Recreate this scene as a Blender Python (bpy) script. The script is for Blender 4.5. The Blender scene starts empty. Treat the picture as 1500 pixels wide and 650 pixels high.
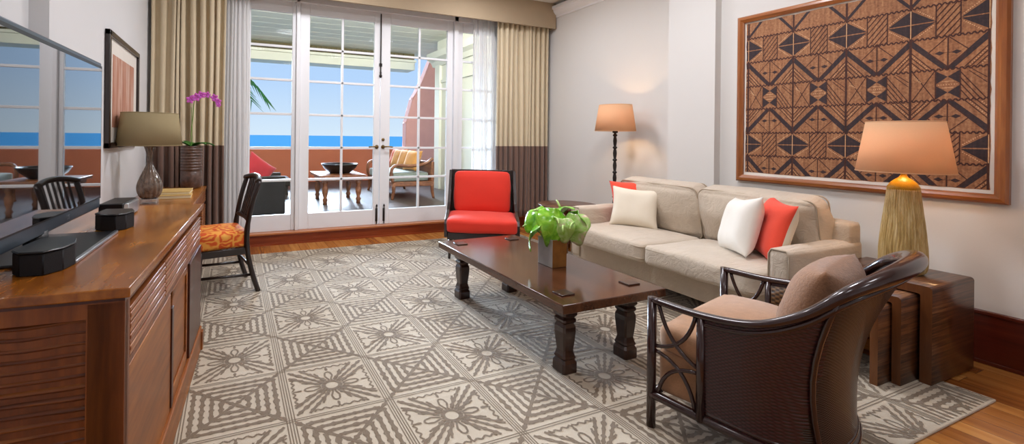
import bpy, bmesh, math, random
from mathutils import Vector, Matrix, noise
random.seed(7)
sc = bpy.context.scene
col = sc.collection
PI = math.pi
R = math.radians

# ------------------------------------------------------------------ colour / materials
def lin(c):
    if isinstance(c, str):
        c = tuple(int(c[i:i+2], 16)/255 for i in (0, 2, 4))
    return tuple((x/12.92 if x <= .04045 else ((x+.055)/1.055)**2.4) for x in c) + (1,)

class NT:
    def __init__(s, name):
        s.m = bpy.data.materials.new(name); s.m.use_nodes = True
        s.t = s.m.node_tree; s.t.nodes.clear()
        s.out = s.t.nodes.new('ShaderNodeOutputMaterial')
    def n(s, ty, **kw):
        nd = s.t.nodes.new(ty)
        for k, v in kw.items(): setattr(nd, k, v)
        return nd
    def l(s, a, b): s.t.links.new(a, b)
    def val(s, sock, v):
        if hasattr(v, 'is_linked') or isinstance(v, bpy.types.NodeSocket): s.l(v, sock)
        else: sock.default_value = v
    def math(s, op, a, b=0.0, c=0.0):
        nd = s.n('ShaderNodeMath', operation=op)
        s.val(nd.inputs[0], a); s.val(nd.inputs[1], b); s.val(nd.inputs[2], c)
        return nd.outputs[0]
    def coord(s, scale=(1, 1, 1), rot=(0, 0, 0), kind='Object'):
        tc = s.n('ShaderNodeTexCoord'); mp = s.n('ShaderNodeMapping')
        mp.inputs['Scale'].default_value = scale; mp.inputs['Rotation'].default_value = rot
        s.l(tc.outputs[kind], mp.inputs[0]); return mp.outputs[0]
    def noise(s, vec, scale=5, detail=4, rough=.55, dist=0):
        nd = s.n('ShaderNodeTexNoise'); s.l(vec, nd.inputs['Vector'])
        nd.inputs['Scale'].default_value = scale; nd.inputs['Detail'].default_value = detail
        nd.inputs['Roughness'].default_value = rough; nd.inputs['Distortion'].default_value = dist
        return nd.outputs['Fac']
    def ramp(s, fac, stops):
        nd = s.n('ShaderNodeValToRGB'); e = nd.color_ramp.elements
        while len(e) > 1: e.remove(e[-1])
        e[0].position = stops[0][0]; e[0].color = lin(stops[0][1])
        for p, c in stops[1:]:
            x = e.new(p); x.color = lin(c)
        s.l(fac, nd.inputs[0]); return nd.outputs[0]
    def mix(s, fac, a, b):
        nd = s.n('ShaderNodeMix', data_type='RGBA')
        s.val(nd.inputs[0], fac); s.val(nd.inputs[6], a); s.val(nd.inputs[7], b)
        return nd.outputs[2]
    def bump(s, h, strength=.3, dist=.01):
        nd = s.n('ShaderNodeBump'); nd.inputs['Strength'].default_value = strength
        nd.inputs['Distance'].default_value = dist; s.l(h, nd.inputs['Height']); return nd.outputs[0]
    def bsdf(s, color, rough=.5, normal=None, **kw):
        b = s.n('ShaderNodeBsdfPrincipled')
        s.val(b.inputs['Base Color'], color); s.val(b.inputs['Roughness'], rough)
        for k, v in kw.items(): s.val(b.inputs[k.replace('_', ' ')], v)
        if normal is not None: s.l(normal, b.inputs['Normal'])
        s.l(b.outputs[0], s.out.inputs[0]); return b

def plain(name, c, rough=.5, var=.06, scale=6, bump=0, bscale=60, **kw):
    t = NT(name); v = t.coord()
    c4 = lin(c); d = tuple(x*(1-var) for x in c4[:3])+(1,); u = tuple(min(1, x*(1+var)) for x in c4[:3])+(1,)
    colr = t.mix(t.noise(v, scale, 3), d, u)
    nrm = t.bump(t.noise(v, bscale, 3), bump, .004) if bump else None
    t.bsdf(colr, rough, nrm, **kw); return t.m

def fabric(name, c, rough=.9, weave=500, var=.08, bump=.25, sheen=.2, mott=9):
    t = NT(name); v = t.coord()
    c4 = lin(c)
    n1 = t.noise(v, mott, 4); n2 = t.noise(t.coord((1, 1, 1)), weave, 2)
    f = t.math('ADD', t.math('MULTIPLY', n1, .6), t.math('MULTIPLY', n2, .4))
    d = tuple(x*(1-2*var) for x in c4[:3])+(1,); u = tuple(min(1, x*(1+2*var)) for x in c4[:3])+(1,)
    t.bsdf(t.mix(f, d, u), rough, t.bump(n2, bump, .002), Sheen_Weight=sheen); return t.m

def wood(name, stops, axis='X', grain=(1.2, 26, 26), rough=.28, coat=.3, bump=.06, spec=.5, patch=0):
    t = NT(name)
    g = {'X': grain, 'Y': (grain[1], grain[0], grain[2]), 'Z': (grain[1], grain[2], grain[0])}[axis]
    v = t.coord(g); n1 = t.noise(v, 1.0, 5, .6, .6)
    v2 = t.coord(tuple(x*3.2 for x in g)); n2 = t.noise(v2, 1.3, 3, .6)
    f = t.math('ADD', t.math('MULTIPLY', n1, .72), t.math('MULTIPLY', n2, .28))
    if patch:
        f = t.math('ADD', f, t.math('MULTIPLY', t.math('SUBTRACT', t.noise(t.coord(), 4.5, 3), .5), patch))
    c = t.ramp(f, stops)
    t.bsdf(c, rough, t.bump(f, bump, .003), Coat_Weight=coat, Coat_Roughness=.12, Specular_IOR_Level=spec)
    return t.m

# ------------------------------------------------------------------ mesh builder
class MB:
    def __init__(s): s.b = bmesh.new(); s.mi = 0
    def _f(s, vs, smooth=False):
        try:
            f = s.b.faces.new(vs); f.material_index = s.mi; f.smooth = smooth; return f
        except ValueError: return None
    def box(s, x0, x1, y0, y1, z0, z1, bev=0, M=None, seg=2):
        if x0 > x1: x0, x1 = x1, x0
        if y0 > y1: y0, y1 = y1, y0
        if z0 > z1: z0, z1 = z1, z0
        vs = [s.b.verts.new((x, y, z)) for z in (z0, z1) for y in (y0, y1) for x in (x0, x1)]
        fs = [s._f([vs[i] for i in q]) for q in ((0, 2, 3, 1), (4, 5, 7, 6), (0, 1, 5, 4), (2, 6, 7, 3), (0, 4, 6, 2), (1, 3, 7, 5))]
        if bev:
            es = list({e for f in fs for e in f.edges})
            r = bmesh.ops.bevel(s.b, geom=es, offset=bev, segments=seg, affect='EDGES', profile=.5)
            for f in r['faces']: f.material_index = s.mi; f.smooth = True
            vs = list({v for f in r['faces'] for v in f.verts})
            for f in fs:
                if f.is_valid: vs += list(f.verts)
            vs = list(set(vs))
        if M is not None: bmesh.ops.transform(s.b, matrix=M, verts=vs)
        return s
    def bar(s, p, q, w, h, bev=0, up=(0, 0, 1)):
        p, q = Vector(p), Vector(q); d = q-p; L = d.length; d.normalize(); u = Vector(up)
        if abs(d.dot(u)) > .98: u = Vector((0, 1, 0))
        x = u.cross(d).normalized(); y = d.cross(x)
        M = Matrix((x, y, d)).transposed().to_4x4(); M.translation = p
        return s.box(-w/2, w/2, -h/2, h/2, 0, L, bev, M)
    def tube(s, pts, r, n=10, closed=False, smooth=True, cap=True, flat=1.0, up=None):
        pts = [Vector(p) for p in pts]; N = len(pts); rings = []
        prev = None
        for i, p in enumerate(pts):
            if closed: t = pts[(i+1) % N]-pts[i-1]
            else: t = pts[min(i+1, N-1)]-pts[max(i-1, 0)]
            if t.length < 1e-9: t = Vector((0, 0, 1))
            t.normalize()
            if up is not None: a = Vector(up)
            elif prev is None: a = Vector((0, 0, 1)) if abs(t.z) < .9 else Vector((0, 1, 0))
            else: a = prev
            a = (a - t*a.dot(t))
            if a.length < 1e-6: a = Vector((1, 0, 0)) - t*t.x
            a.normalize(); b = t.cross(a); prev = a
            rr = r[i] if isinstance(r, (list, tuple)) else r
            rings.append([s.b.verts.new(p + (a*math.cos(2*PI*k/n)*flat + b*math.sin(2*PI*k/n))*rr) for k in range(n)])
        M = N if closed else N-1
        for i in range(M):
            A, B = rings[i], rings[(i+1) % N]
            for k in range(n): s._f([A[k], A[(k+1) % n], B[(k+1) % n], B[k]], smooth)
        if cap and not closed: s._f(rings[0][::-1]); s._f(rings[-1])
        return s
    def lathe(s, prof, n=32, c=(0, 0, 0), smooth=True, ripple=None, cap=True):
        rings = []
        for r, z in prof:
            rg = []
            for k in range(n):
                a = 2*PI*k/n; rr = r*(1+(ripple(a, z) if ripple else 0))
                rg.append(s.b.verts.new((c[0]+rr*math.cos(a), c[1]+rr*math.sin(a), c[2]+z)))
            rings.append(rg)
        for A, B in zip(rings, rings[1:]):
            for k in range(n): s._f([A[k], A[(k+1) % n], B[(k+1) % n], B[k]], smooth)
        if cap:
            if prof[0][0] > 1e-4: s._f(rings[0][::-1])
            if prof[-1][0] > 1e-4: s._f(rings[-1])
        return s
    def sqlathe(s, prof, M=None):
        # square-section turned leg: profile of half widths
        vs = []; rings = []
        for r, z in prof:
            c = r*.22
            rg = [s.b.verts.new(p) for p in ((r-c, -r, z), (r, -r+c, z), (r, r-c, z), (r-c, r, z), (-r+c, r, z), (-r, r-c, z), (-r, -r+c, z), (-r+c, -r, z))]
            rings.append(rg); vs += rg
        for A, B in zip(rings, rings[1:]):
            for k in range(8): s._f([A[k], A[(k+1) % 8], B[(k+1) % 8], B[k]])
        s._f(rings[0][::-1]); s._f(rings[-1])
        if M is not None: bmesh.ops.transform(s.b, matrix=M, verts=vs)
        return s
    def prism(s, poly, z0, z1, M=None, bev=0):
        A = [s.b.verts.new((x, y, z0)) for x, y in poly]; B = [s.b.verts.new((x, y, z1)) for x, y in poly]
        fs = [s._f(A[::-1]), s._f(B)]
        for k in range(len(poly)):
            fs.append(s._f([A[k], A[(k+1) % len(poly)], B[(k+1) % len(poly)], B[k]]))
        vs = A+B
        if bev:
            es = list({e for f in fs for e in f.edges})
            r = bmesh.ops.bevel(s.b, geom=es, offset=bev, segments=2, affect='EDGES')
            for f in r['faces']: f.material_index = s.mi; f.smooth = True
            vs = list({v for f in r['faces'] for v in f.verts} | {v for f in fs if f.is_valid for v in f.verts})
        if M is not None: bmesh.ops.transform(s.b, matrix=M, verts=vs)
        return s
    def poly(s, pts, smooth=False): return s._f([s.b.verts.new(p) for p in pts], smooth)
    def grid(s, fn, nu, nv, smooth=True, closed_u=False):
        V = [[s.b.verts.new(fn(i/nu, j/nv)) for j in range(nv+1)] for i in range(nu if closed_u else nu+1)]
        NU = len(V)
        for i in range(nu):
            A, B = V[i], V[(i+1) % NU]
            for j in range(nv): s._f([A[j], B[j], B[j+1], A[j+1]], smooth)
        return V
    def build(s, name, mats, parent=None, solid=0, recalc=True, loc=None, rz=None, subdiv=0, weld=0, rot=None):
        if weld: bmesh.ops.remove_doubles(s.b, verts=s.b.verts, dist=weld)
        if recalc: bmesh.ops.recalc_face_normals(s.b, faces=s.b.faces)
        me = bpy.data.meshes.new(name); s.b.to_mesh(me); s.b.free()
        if not isinstance(mats, (list, tuple)): mats = [mats]
        for m in mats: me.materials.append(m)
        o = bpy.data.objects.new(name, me); col.objects.link(o)
        if parent is not None: o.parent = parent
        if loc is not None: o.location = loc
        if rz is not None: o.rotation_euler = (0, 0, rz)
        if rot is not None: o.rotation_euler = rot
        if solid:
            md = o.modifiers.new('thick', 'SOLIDIFY'); md.thickness = solid; md.offset = 0
        if subdiv:
            md = o.modifiers.new('sub', 'SUBSURF'); md.levels = subdiv; md.render_levels = subdiv
        return o

def tag(o, label=None, cat=None, group=None, kind=None):
    if label: o['label'] = label
    if cat: o['category'] = cat
    if group: o['group'] = group
    if kind: o['kind'] = kind
    return o
def thing(name, label, cat, loc=(0, 0, 0), rz=0, group=None, rot=None):
    o = bpy.data.objects.new(name, None); col.objects.link(o); o.empty_display_size = .1
    o.location = loc; o.rotation_euler = rot if rot else (0, 0, rz)
    return tag(o, label, cat, group)
def struct(mb, name, m, label=None, **kw):
    o = mb.build(name, m, **kw); o['kind'] = 'structure'
    if label: o['label'] = label
    return o
def copy_tree(o, parent=None):
    c = o.copy(); col.objects.link(c)
    if parent is not None: c.parent = parent
    for ch in list(o.children): copy_tree(ch, c)
    return c
def smooth_path(pts, n=6, closed=False):
    P = [Vector(p) for p in pts]; out = []; N = len(P)
    for i in range(N if closed else N-1):
        p0 = P[(i-1) % N] if closed or i > 0 else P[0]*2-P[1]
        p1, p2 = P[i], P[(i+1) % N]
        p3 = P[(i+2) % N] if closed or i < N-2 else P[-1]*2-P[-2]
        for k in range(n):
            t = k/n
            out.append(.5*((2*p1)+(p2-p0)*t+(2*p0-5*p1+4*p2-p3)*t*t+(3*p1-p0-3*p2+p3)*t**3))
    if not closed: out.append(P[-1])
    return out

def box_cushion(mb, w, d, h, r=.05, crown=.02, n=14, c=(0, 0, 0), wrinkle=.004, seed=0, sag=None):
    """rounded, crowned upholstery cushion centred at c"""
    vs0 = len(mb.b.verts)
    hw, hd, hh = w/2, d/2, h/2
    def mp(p):
        x, y, z = p
        q = Vector((x*hw, y*hd, z*hh))
        core = Vector((max(-hw+r, min(hw-r, q.x)), max(-hd+r, min(hd-r, q.y)), max(-hh+r*.8, min(hh-r*.8, q.z))))
        dlt = q-core
        if dlt.length > 1e-6: q = core+dlt.normalized()*min(r, max(abs(dlt.x), abs(dlt.y), abs(dlt.z)))
        k = (1-x*x)*(1-y*y)
        q.z += crown*k*(1 if z > 0 else -1)*abs(z)
        e = (1-z*z)*(.35)
        q.x += crown*e*x*(1-y*y); q.y += crown*e*y*(1-x*x)
        nn = noise.noise(Vector((q.x*5+seed*7.3, q.y*5, q.z*5)))
        q.z += wrinkle*nn*2; q.x += wrinkle*noise.noise(Vector((q.y*7+seed, q.z*7, 3)))*1.5
        if sag: q.z += sag(x, y)
        return q+Vector(c)
    for ax in range(3):
        for sg in (-1, 1):
            def f(u, v):
                a, b = -1+2*u, -1+2*v
                a = math.sin(a*PI/2)*.35+a*.65; b = math.sin(b*PI/2)*.35+b*.65
                p = [0, 0, 0]; p[ax] = sg; p[(ax+1) % 3] = a; p[(ax+2) % 3] = b
                return mp(p)
            mb.grid(f, n, n if ax != 2 else n)
    return mb
def ring_pts(w, d, r, z, c=(0, 0, 0), crown=0):
    pts = []
    hw, hd = w/2, d/2
    for cx, cy, a0 in ((hw-r, hd-r, 0), (-hw+r, hd-r, 90), (-hw+r, -hd+r, 180), (hw-r, -hd+r, 270)):
        for k in range(5):
            a = R(a0+k*22.5); pts.append((c[0]+cx+r*math.cos(a), c[1]+cy+r*math.sin(a), c[2]+z))
    return pts
def pillow_mesh(mb, w, h, t, n=22, pinch=.11, seed=0):
    """throw pillow in the XZ plane, thickness along Y, bottom edge at z=0"""
    for sg in (-1, 1):
        def f(u, v):
            a, b = -1+2*u, -1+2*v
            a = math.sin(a*PI/2)*.4+a*.6; b = math.sin(b*PI/2)*.4+b*.6
            k = max(0, (1-a**4))**.72*max(0, (1-b**4))**.72
            x = a*w/2*(1-pinch*(1-b*b)*a*a); z = b*h/2*(1-pinch*(1-a*a)*b*b)
            y = sg*t/2*1.12*k
            y += (.006*noise.noise(Vector((x*9+seed*3, z*9, seed))))*(k)
            x += .004*noise.noise(Vector((z*8, seed, 1)))
            return (x, y, z+h/2)
        mb.grid(f, n, n)
    return mb

# ------------------------------------------------------------------ palette
M = {}
M['wall'] = plain('wall_paint', 'DCDAD6', .85, .015, 3, .08, 90)
M['wall_left'] = plain('wall_paint_left', 'E0E1E2', .85, .015, 3, .08, 90)
M['white'] = plain('white_paint', 'EDEEF0', .38, .01, 4)
M['ceil'] = plain('ceiling_paint', 'EFEDE8', .9, .01)
M['sash_white'] = M['white']
M['cherry'] = wood('cherry_skirting', [(.3, '3E130A'), (.55, '5A1E10'), (.75, '74301A')], 'Y', (1, 18, 18), .3, .3)
M['cherryX'] = wood('cherry_step', [(.3, '7A2E14'), (.55, '96421F'), (.75, 'B05A2E')], 'X', (1, 18, 18), .3, .3)
M['sillwood'] = wood('sill_wood', [(.3, '9A5730'), (.55, 'B8713F'), (.75, 'CB8853')], 'X', (1, 18, 18), .35, .3)
M['frame_wood'] = wood('picture_frame_wood', [(.3, '7C421C'), (.55, 'A05E2A'), (.75, 'BA763A')], 'Y', (1.5, 20, 20), .3, .35)
M['frame_woodZ'] = wood('picture_frame_wood_upright', [(.3, '7C421C'), (.55, 'A05E2A'), (.75, 'BA763A')], 'Z', (1.5, 20, 20), .3, .35)
M['dresser_top'] = wood('polished_teak_top', [(.25, '562A08'), (.45, '8C4E14'), (.6, 'B06C20'), (.8, 'D29438')], 'X', (1.6, 7, 7), .26, .35, .05, .5, .35)
M['dresser'] = wood('reddish_teak', [(.25, '5C2C0A'), (.5, '90501A'), (.75, 'B4702A')], 'X', (1.5, 14, 14), .4, .1, .05)
M['dresserZ'] = wood('reddish_teak_upright', [(.25, '4A2208'), (.5, '793E14'), (.75, '9A5820')], 'Z', (1.5, 14, 14), .4, .1, .05)
M['dresser_dark'] = wood('dark_teak', [(.25, '2A0F07'), (.5, '45190C'), (.75, '5A2512')], 'Z', (1.5, 14, 14), .35, .2, .05)
M['ribs'] = wood('carved_teak_ribs', [(.25, '2C1204'), (.5, '66300A'), (.75, 'A8661C')], 'Y', (1.5, 22, 40), .42, .08, .1)
M['slats'] = wood('carved_teak_slats', [(.25, '5A2A10'), (.5, '935428'), (.75, 'BC8048')], 'X', (1.5, 22, 40), .32, .25, .08)
M['table_top'] = wood('dark_walnut_top', [(.25, '2C160C'), (.5, '4A2917'), (.75, '643C24')], 'Y', (1.3, 11, 11), .2, .35, .04, .5, .2)
M['table_leg'] = wood('dark_walnut_leg', [(.25, '1C0D08'), (.5, '351C10'), (.75, '4A2A18')], 'Z', (1.5, 16, 16), .28, .3)
M['nest'] = wood('mahogany_strips', [(.3, '1E0F08'), (.44, '46281A'), (.56, '6E4428'), (.7, '8C6240')], 'X', (2.2, 70, 70), .36, .2, .5, .5, .2)
M['nest_edge'] = wood('mahogany_edge', [(.25, '4A2814'), (.5, '6A3F20'), (.8, '86552E')], 'Z', (1.5, 20, 20), .3, .3)
M['dark_wood'] = plain('near_black_wood', '21130F', .3, .2, 12, Coat_Weight=.3)
M['rattan_pole'] = plain('oxblood_rattan', '2A1010', .25, .2, 10, Coat_Weight=.5)
M['outdoor_wood'] = wood('weathered_teak', [(.25, '5A3018'), (.5, '7D4A2B'), (.75, '9A6540')], 'Y', (1.5, 14, 14), .4, .2)
def soft_fabric(name, c, rough=.92):
    t = NT(name); v = t.coord(); c4 = lin(c)
    n1 = t.noise(v, 7, 4, .6, .8); n2 = t.noise(t.coord((3, 9, 9)), 1.6, 4, .65, 1.2); n3 = t.noise(v, 300, 2)
    d = tuple(x*.86 for x in c4[:3])+(1,); u = tuple(min(1, x*1.08) for x in c4[:3])+(1,)
    h = t.math('ADD', t.math('MULTIPLY', n2, 1.0), t.math('MULTIPLY', n3, .06))
    t.bsdf(t.mix(n1, d, u), rough, t.bump(h, .35, .03), Sheen_Weight=.3); return t.m
M['sofa'] = soft_fabric('oatmeal_suede', 'CABBA8') if True else fabric('oatmeal_suede', 'CABBA8', .9, 300, .05, .15, .3)
M['piping'] = fabric('oatmeal_piping', 'B3A28C', .9, 300, .05)
M['coral'] = fabric('coral_linen', 'EE4A30', .85, 420, .06, .4)
M['cream'] = fabric('ivory_linen', 'EADFCB', .85, 420, .04, .4)
M['ivory'] = fabric('white_linen', 'EFEAE0', .85, 420, .04, .4)
M['red'] = fabric('scarlet_canvas', 'D92B12', .8, 420, .05, .3)
M['darkred'] = fabric('crimson_cloth', 'A01824', .8, 420, .05)
M['tan'] = fabric('camel_chenille', 'B08562', .9, 160, .16, .6, .3, 30)
M['tan_back'] = fabric('brown_chenille', '93694A', .9, 110, .3, 1.0, .3, 60)
M['grey_cush'] = fabric('grey_green_canvas', '7E857C', .9, 300, .04)
M['gold_cush'] = fabric('ochre_cloth', 'C08848', .9, 300, .1)
M['orange_cush'] = fabric('rust_cloth', 'C25A34', .9, 300, .1)
M['drape'] = fabric('champagne_drape', 'D8C8A8', .75, 500, .05, .15, .4)
M['drape_brown'] = fabric('chocolate_drape_band', '765A4C', .75, 500, .05, .15, .4)
M['valance'] = fabric('taupe_valance', 'A8957A', .85, 500, .03, .15, .2)
M['black_plastic'] = plain('black_plastic', '101216', .35, .1, 20)
M['black_cloth'] = plain('black_speaker_cloth', '15161A', .75, .2, 300, .3, 500)
M['silver'] = plain('brushed_silver', 'B8BCC2', .28, .05, 40, Metallic=.9)
M['tvsilver'] = plain('blue_grey_bezel', '5B6672', .3, .05, 40, Metallic=.6)
M['brass'] = plain('aged_brass', '7A6238', .3, .2, 60, Metallic=.9)
M['iron'] = plain('dark_iron', '2A2320', .4, .3, 60, Metallic=.4)
M['leafpot'] = plain('vase_metal', 'A59E98', .35, .25, 14, .3, 30, Metallic=.25)
M['terracotta'] = plain('terracotta_stucco', 'B5684C', .95, .06, 3, .4, 60)
M['pink'] = plain('pink_stucco', 'DBA298', .95, .1, 6, .8, 24)
M['creamwall'] = plain('cream_outdoor_paint', 'DEDFD2', .7, .02, 3)
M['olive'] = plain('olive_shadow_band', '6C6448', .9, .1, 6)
M['stem'] = plain('green_stem', '5E8A2E', .45, .15, 20)
M['pinkflower'] = plain('magenta_petal', 'CE5AC0', .5, .25, 60, Subsurface_Weight=.2)
M['paper'] = plain('tan_book_cover', 'C9A765', .6, .05, 20)
M['pages'] = plain('book_pages', 'E9DBB4', .8, .05, 200)
M['black'] = plain('soft_black', '0A0808', .8, .1, 20)

def mk_tapa(name, a, b, c):
    t = NT(name); v = t.coord((1, 60, 3)); v2 = t.coord()
    f = t.math('ADD', t.math('MULTIPLY', t.noise(v, 1, 4), .5), t.math('MULTIPLY', t.noise(v2, 70, 3), .5))
    t.bsdf(t.ramp(f, [(.3, a), (.5, b), (.68, c)]), .75, t.bump(f, .3, .003)); return t.m
M['tapa_tan'] = mk_tapa('barkcloth_tan', '6C442E', '9C6A47', 'BC8C62')
M['tapa_dark'] = mk_tapa('barkcloth_dark', '231A1C', '33262A', '4A3230')
M['tapa_line'] = mk_tapa('barkcloth_line', '2E1812', '45231A', '5A3020')
M['tapa_dots'] = mk_tapa('barkcloth_pale', 'C08A5C', 'DCAE80', 'E8C8A0')

def mk_floor():
    t = NT('plank_floor'); tc = t.n('ShaderNodeTexCoord')
    br = t.n('ShaderNodeTexBrick'); t.l(tc.outputs['Object'], br.inputs['Vector'])
    br.offset = .37; br.inputs['Scale'].default_value = 1
    mp = t.n('ShaderNodeMapping'); mp.inputs['Rotation'].default_value = (0, 0, R(90))
    t.l(tc.outputs['Object'], mp.inputs[0]); t.l(mp.outputs[0], br.inputs['Vector'])
    br.inputs['Color1'].default_value = (0, 0, 0, 1); br.inputs['Color2'].default_value = (1, 1, 1, 1)
    br.inputs['Mortar'].default_value = (.5, .5, .5, 1); br.inputs['Mortar Size'].default_value = .0012
    br.inputs['Brick Width'].default_value = 1.1; br.inputs['Row Height'].default_value = .105
    br.inputs['Bias'].default_value = 0
    g = t.noise(t.coord((16, 1.1, 1)), 1.2, 5, .6, .5)
    f = t.math('ADD', t.math('MULTIPLY', br.outputs['Color'], .38), t.math('MULTIPLY', g, .62))
    c = t.ramp(f, [(.22, '7C431E'), (.42, 'A3652E'), (.58, 'BA7A3C'), (.78, 'D09652')])
    c = t.mix(t.math('MULTIPLY', br.outputs['Fac'], .8), c, lin('3A1C0C'))
    t.bsdf(c, .24, t.bump(g, .04, .002), Coat_Weight=.3, Coat_Roughness=.1); return t.m
M['floor'] = mk_floor()
def mk_slate():
    t = NT('dark_balcony_boards'); tc = t.n('ShaderNodeTexCoord')
    br = t.n('ShaderNodeTexBrick'); t.l(tc.outputs['Object'], br.inputs['Vector']); br.offset = .5
    br.inputs['Color1'].default_value = lin('3A3230'); br.inputs['Color2'].default_value = lin('564A45')
    br.inputs['Mortar'].default_value = lin('2A2624'); br.inputs['Mortar Size'].default_value = .006
    br.inputs['Scale'].default_value = 1; br.inputs['Brick Width'].default_value = .45; br.inputs['Row Height'].default_value = .45
    t.bsdf(br.outputs['Color'], .42, None, Specular_IOR_Level=.3); return t.m
M['slate'] = mk_slate()
def mk_sea():
    t = NT('sea_water'); tc = t.n('ShaderNodeTexCoord'); sx = t.n('ShaderNodeSeparateXYZ'); t.l(tc.outputs['Object'], sx.inputs[0])
    v = t.coord((.004, .03, 1)); n = t.noise(v, 1, 4)
    f = t.math('ADD', t.math('DIVIDE', sx.outputs[1], 900), t.math('MULTIPLY', n, .25))
    c = t.ramp(f, [(.1, '6A9EAC'), (.3, '5090AC'), (.9, '457FA4')])
    d = t.n('ShaderNodeBsdfDiffuse'); t.l(c, d.inputs[0]); t.l(d.outputs[0], t.out.inputs[0]); return t.m
M['sea'] = mk_sea()
def mk_glass():
    t = NT('window_glass'); tr = t.n('ShaderNodeBsdfTransparent'); gl = t.n('ShaderNodeBsdfGlossy')
    tr.inputs[0].default_value = (.97, .99, .98, 1); gl.inputs['Roughness'].default_value = .01
    lw = t.n('ShaderNodeFresnel'); lw.inputs[0].default_value = 1.12
    mx = t.n('ShaderNodeMixShader'); t.l(lw.outputs[0], mx.inputs[0]); t.l(tr.outputs[0], mx.inputs[1]); t.l(gl.outputs[0], mx.inputs[2])
    t.l(mx.outputs[0], t.out.inputs[0]); return t.m
M['glass'] = mk_glass()
def mk_sheer():
    t = NT('sheer_voile'); tr = t.n('ShaderNodeBsdfTransparent'); df = t.n('ShaderNodeBsdfDiffuse'); tl = t.n('ShaderNodeBsdfTranslucent')
    df.inputs[0].default_value = lin('FFFFFF'); tl.inputs[0].default_value = lin('FFFFFF')
    m1 = t.n('ShaderNodeMixShader'); m1.inputs[0].default_value = .5; t.l(df.outputs[0], m1.inputs[1]); t.l(tl.outputs[0], m1.inputs[2])
    m2 = t.n('ShaderNodeMixShader'); m2.inputs[0].default_value = .8; t.l(tr.outputs[0], m2.inputs[1]); t.l(m1.outputs[0], m2.inputs[2])
    t.l(m2.outputs[0], t.out.inputs[0]); return t.m
M['sheer'] = mk_sheer()
def mk_shade(name, c, trans=.5):
    t = NT(name); df = t.n('ShaderNodeBsdfDiffuse'); tl = t.n('ShaderNodeBsdfTranslucent')
    n = t.noise(t.coord((1, 1, 1)), 180, 2); cc = t.mix(n, tuple(x*.95 for x in lin(c)[:3])+(1,), lin(c))
    t.l(cc, df.inputs[0]); t.l(cc, tl.inputs[0])
    m1 = t.n('ShaderNodeMixShader'); m1.inputs[0].default_value = trans; t.l(df.outputs[0], m1.inputs[1]); t.l(tl.outputs[0], m1.inputs[2])
    t.l(m1.outputs[0], t.out.inputs[0]); return t.m
M['shade_warm'] = mk_shade('peach_lampshade', 'EFCCA6', .42)
M['shade_taupe'] = mk_shade('taupe_lampshade', 'AB9B78', .2)
def mk_screen():
    t = NT('tv_screen'); t.bsdf(lin('08090B'), .03, None, Specular_IOR_Level=1.0, Coat_Weight=1.0, Coat_Roughness=.0, Coat_IOR=2.2); return t.m
M['screen'] = mk_screen()
def mk_smoke():
    t = NT('smoky_glass'); g = t.n('ShaderNodeBsdfPrincipled')
    n = t.noise(t.coord((1, 1, 1)), 30, 3)
    t.l(t.ramp(n, [(.3, '5A4538'), (.7, '9A8674')]), g.inputs['Base Color']); g.inputs['Roughness'].default_value = .08
    g.inputs['Transmission Weight'].default_value = .35; g.inputs['Coat Weight'].default_value = .6
    t.l(g.outputs[0], t.out.inputs[0]); return t.m
M['smoke'] = mk_smoke()
def mk_acrylic():
    t = NT('clear_acrylic'); t.bsdf(lin('F2F4F4'), .05, None, Transmission_Weight=.75, IOR=1.3); return t.m
M['acrylic'] = mk_acrylic()
def mk_leaf(name, a, b, c):
    t = NT(name); v = t.coord()
    f = t.noise(v, 14, 4, .6, 1.2)
    t.bsdf(t.ramp(f, [(.3, a), (.52, b), (.72, c)]), .22, t.bump(t.noise(v, 40, 3), .25, .004), Coat_Weight=.5, Subsurface_Weight=.15, Subsurface_Radius=(.02, .04, .01)); return t.m
M['leaf'] = mk_leaf('anthurium_green', '3E8A14', '79BE22', 'A6DA4A')
M['leaf_pale'] = mk_leaf('anthurium_pale', '8CC23C', 'B9DC84', 'E6C4B4')
M['darkleaf'] = plain('dark_green_leaf', '2F6A1E', .35, .2, 20)
def mk_seat_print():
    t = NT('orange_scroll_print'); v = t.coord((1, 1, 1))
    vo = t.n('ShaderNodeTexVoronoi', feature='DISTANCE_TO_EDGE'); vo.inputs['Scale'].default_value = 11
    nv = t.n('ShaderNodeTexNoise'); nv.inputs['Scale'].default_value = 8; t.l(v, nv.inputs['Vector'])
    mxv = t.n('ShaderNodeMix', data_type='VECTOR'); mxv.inputs[0].default_value = .12
    t.l(v, mxv.inputs[4]); t.l(nv.outputs['Color'], mxv.inputs[5]); t.l(mxv.outputs[1], vo.inputs['Vector'])
    c = t.ramp(vo.outputs['Distance'], [(0, 'F0A848'), (.05, 'EFA040'), (.09, 'DD5A1E'), (.2, 'D4521A'), (.24, 'EE9A3C'), (.4, 'F2B050')])
    t.bsdf(c, .8); return t.m
M['print'] = mk_seat_print()
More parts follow.
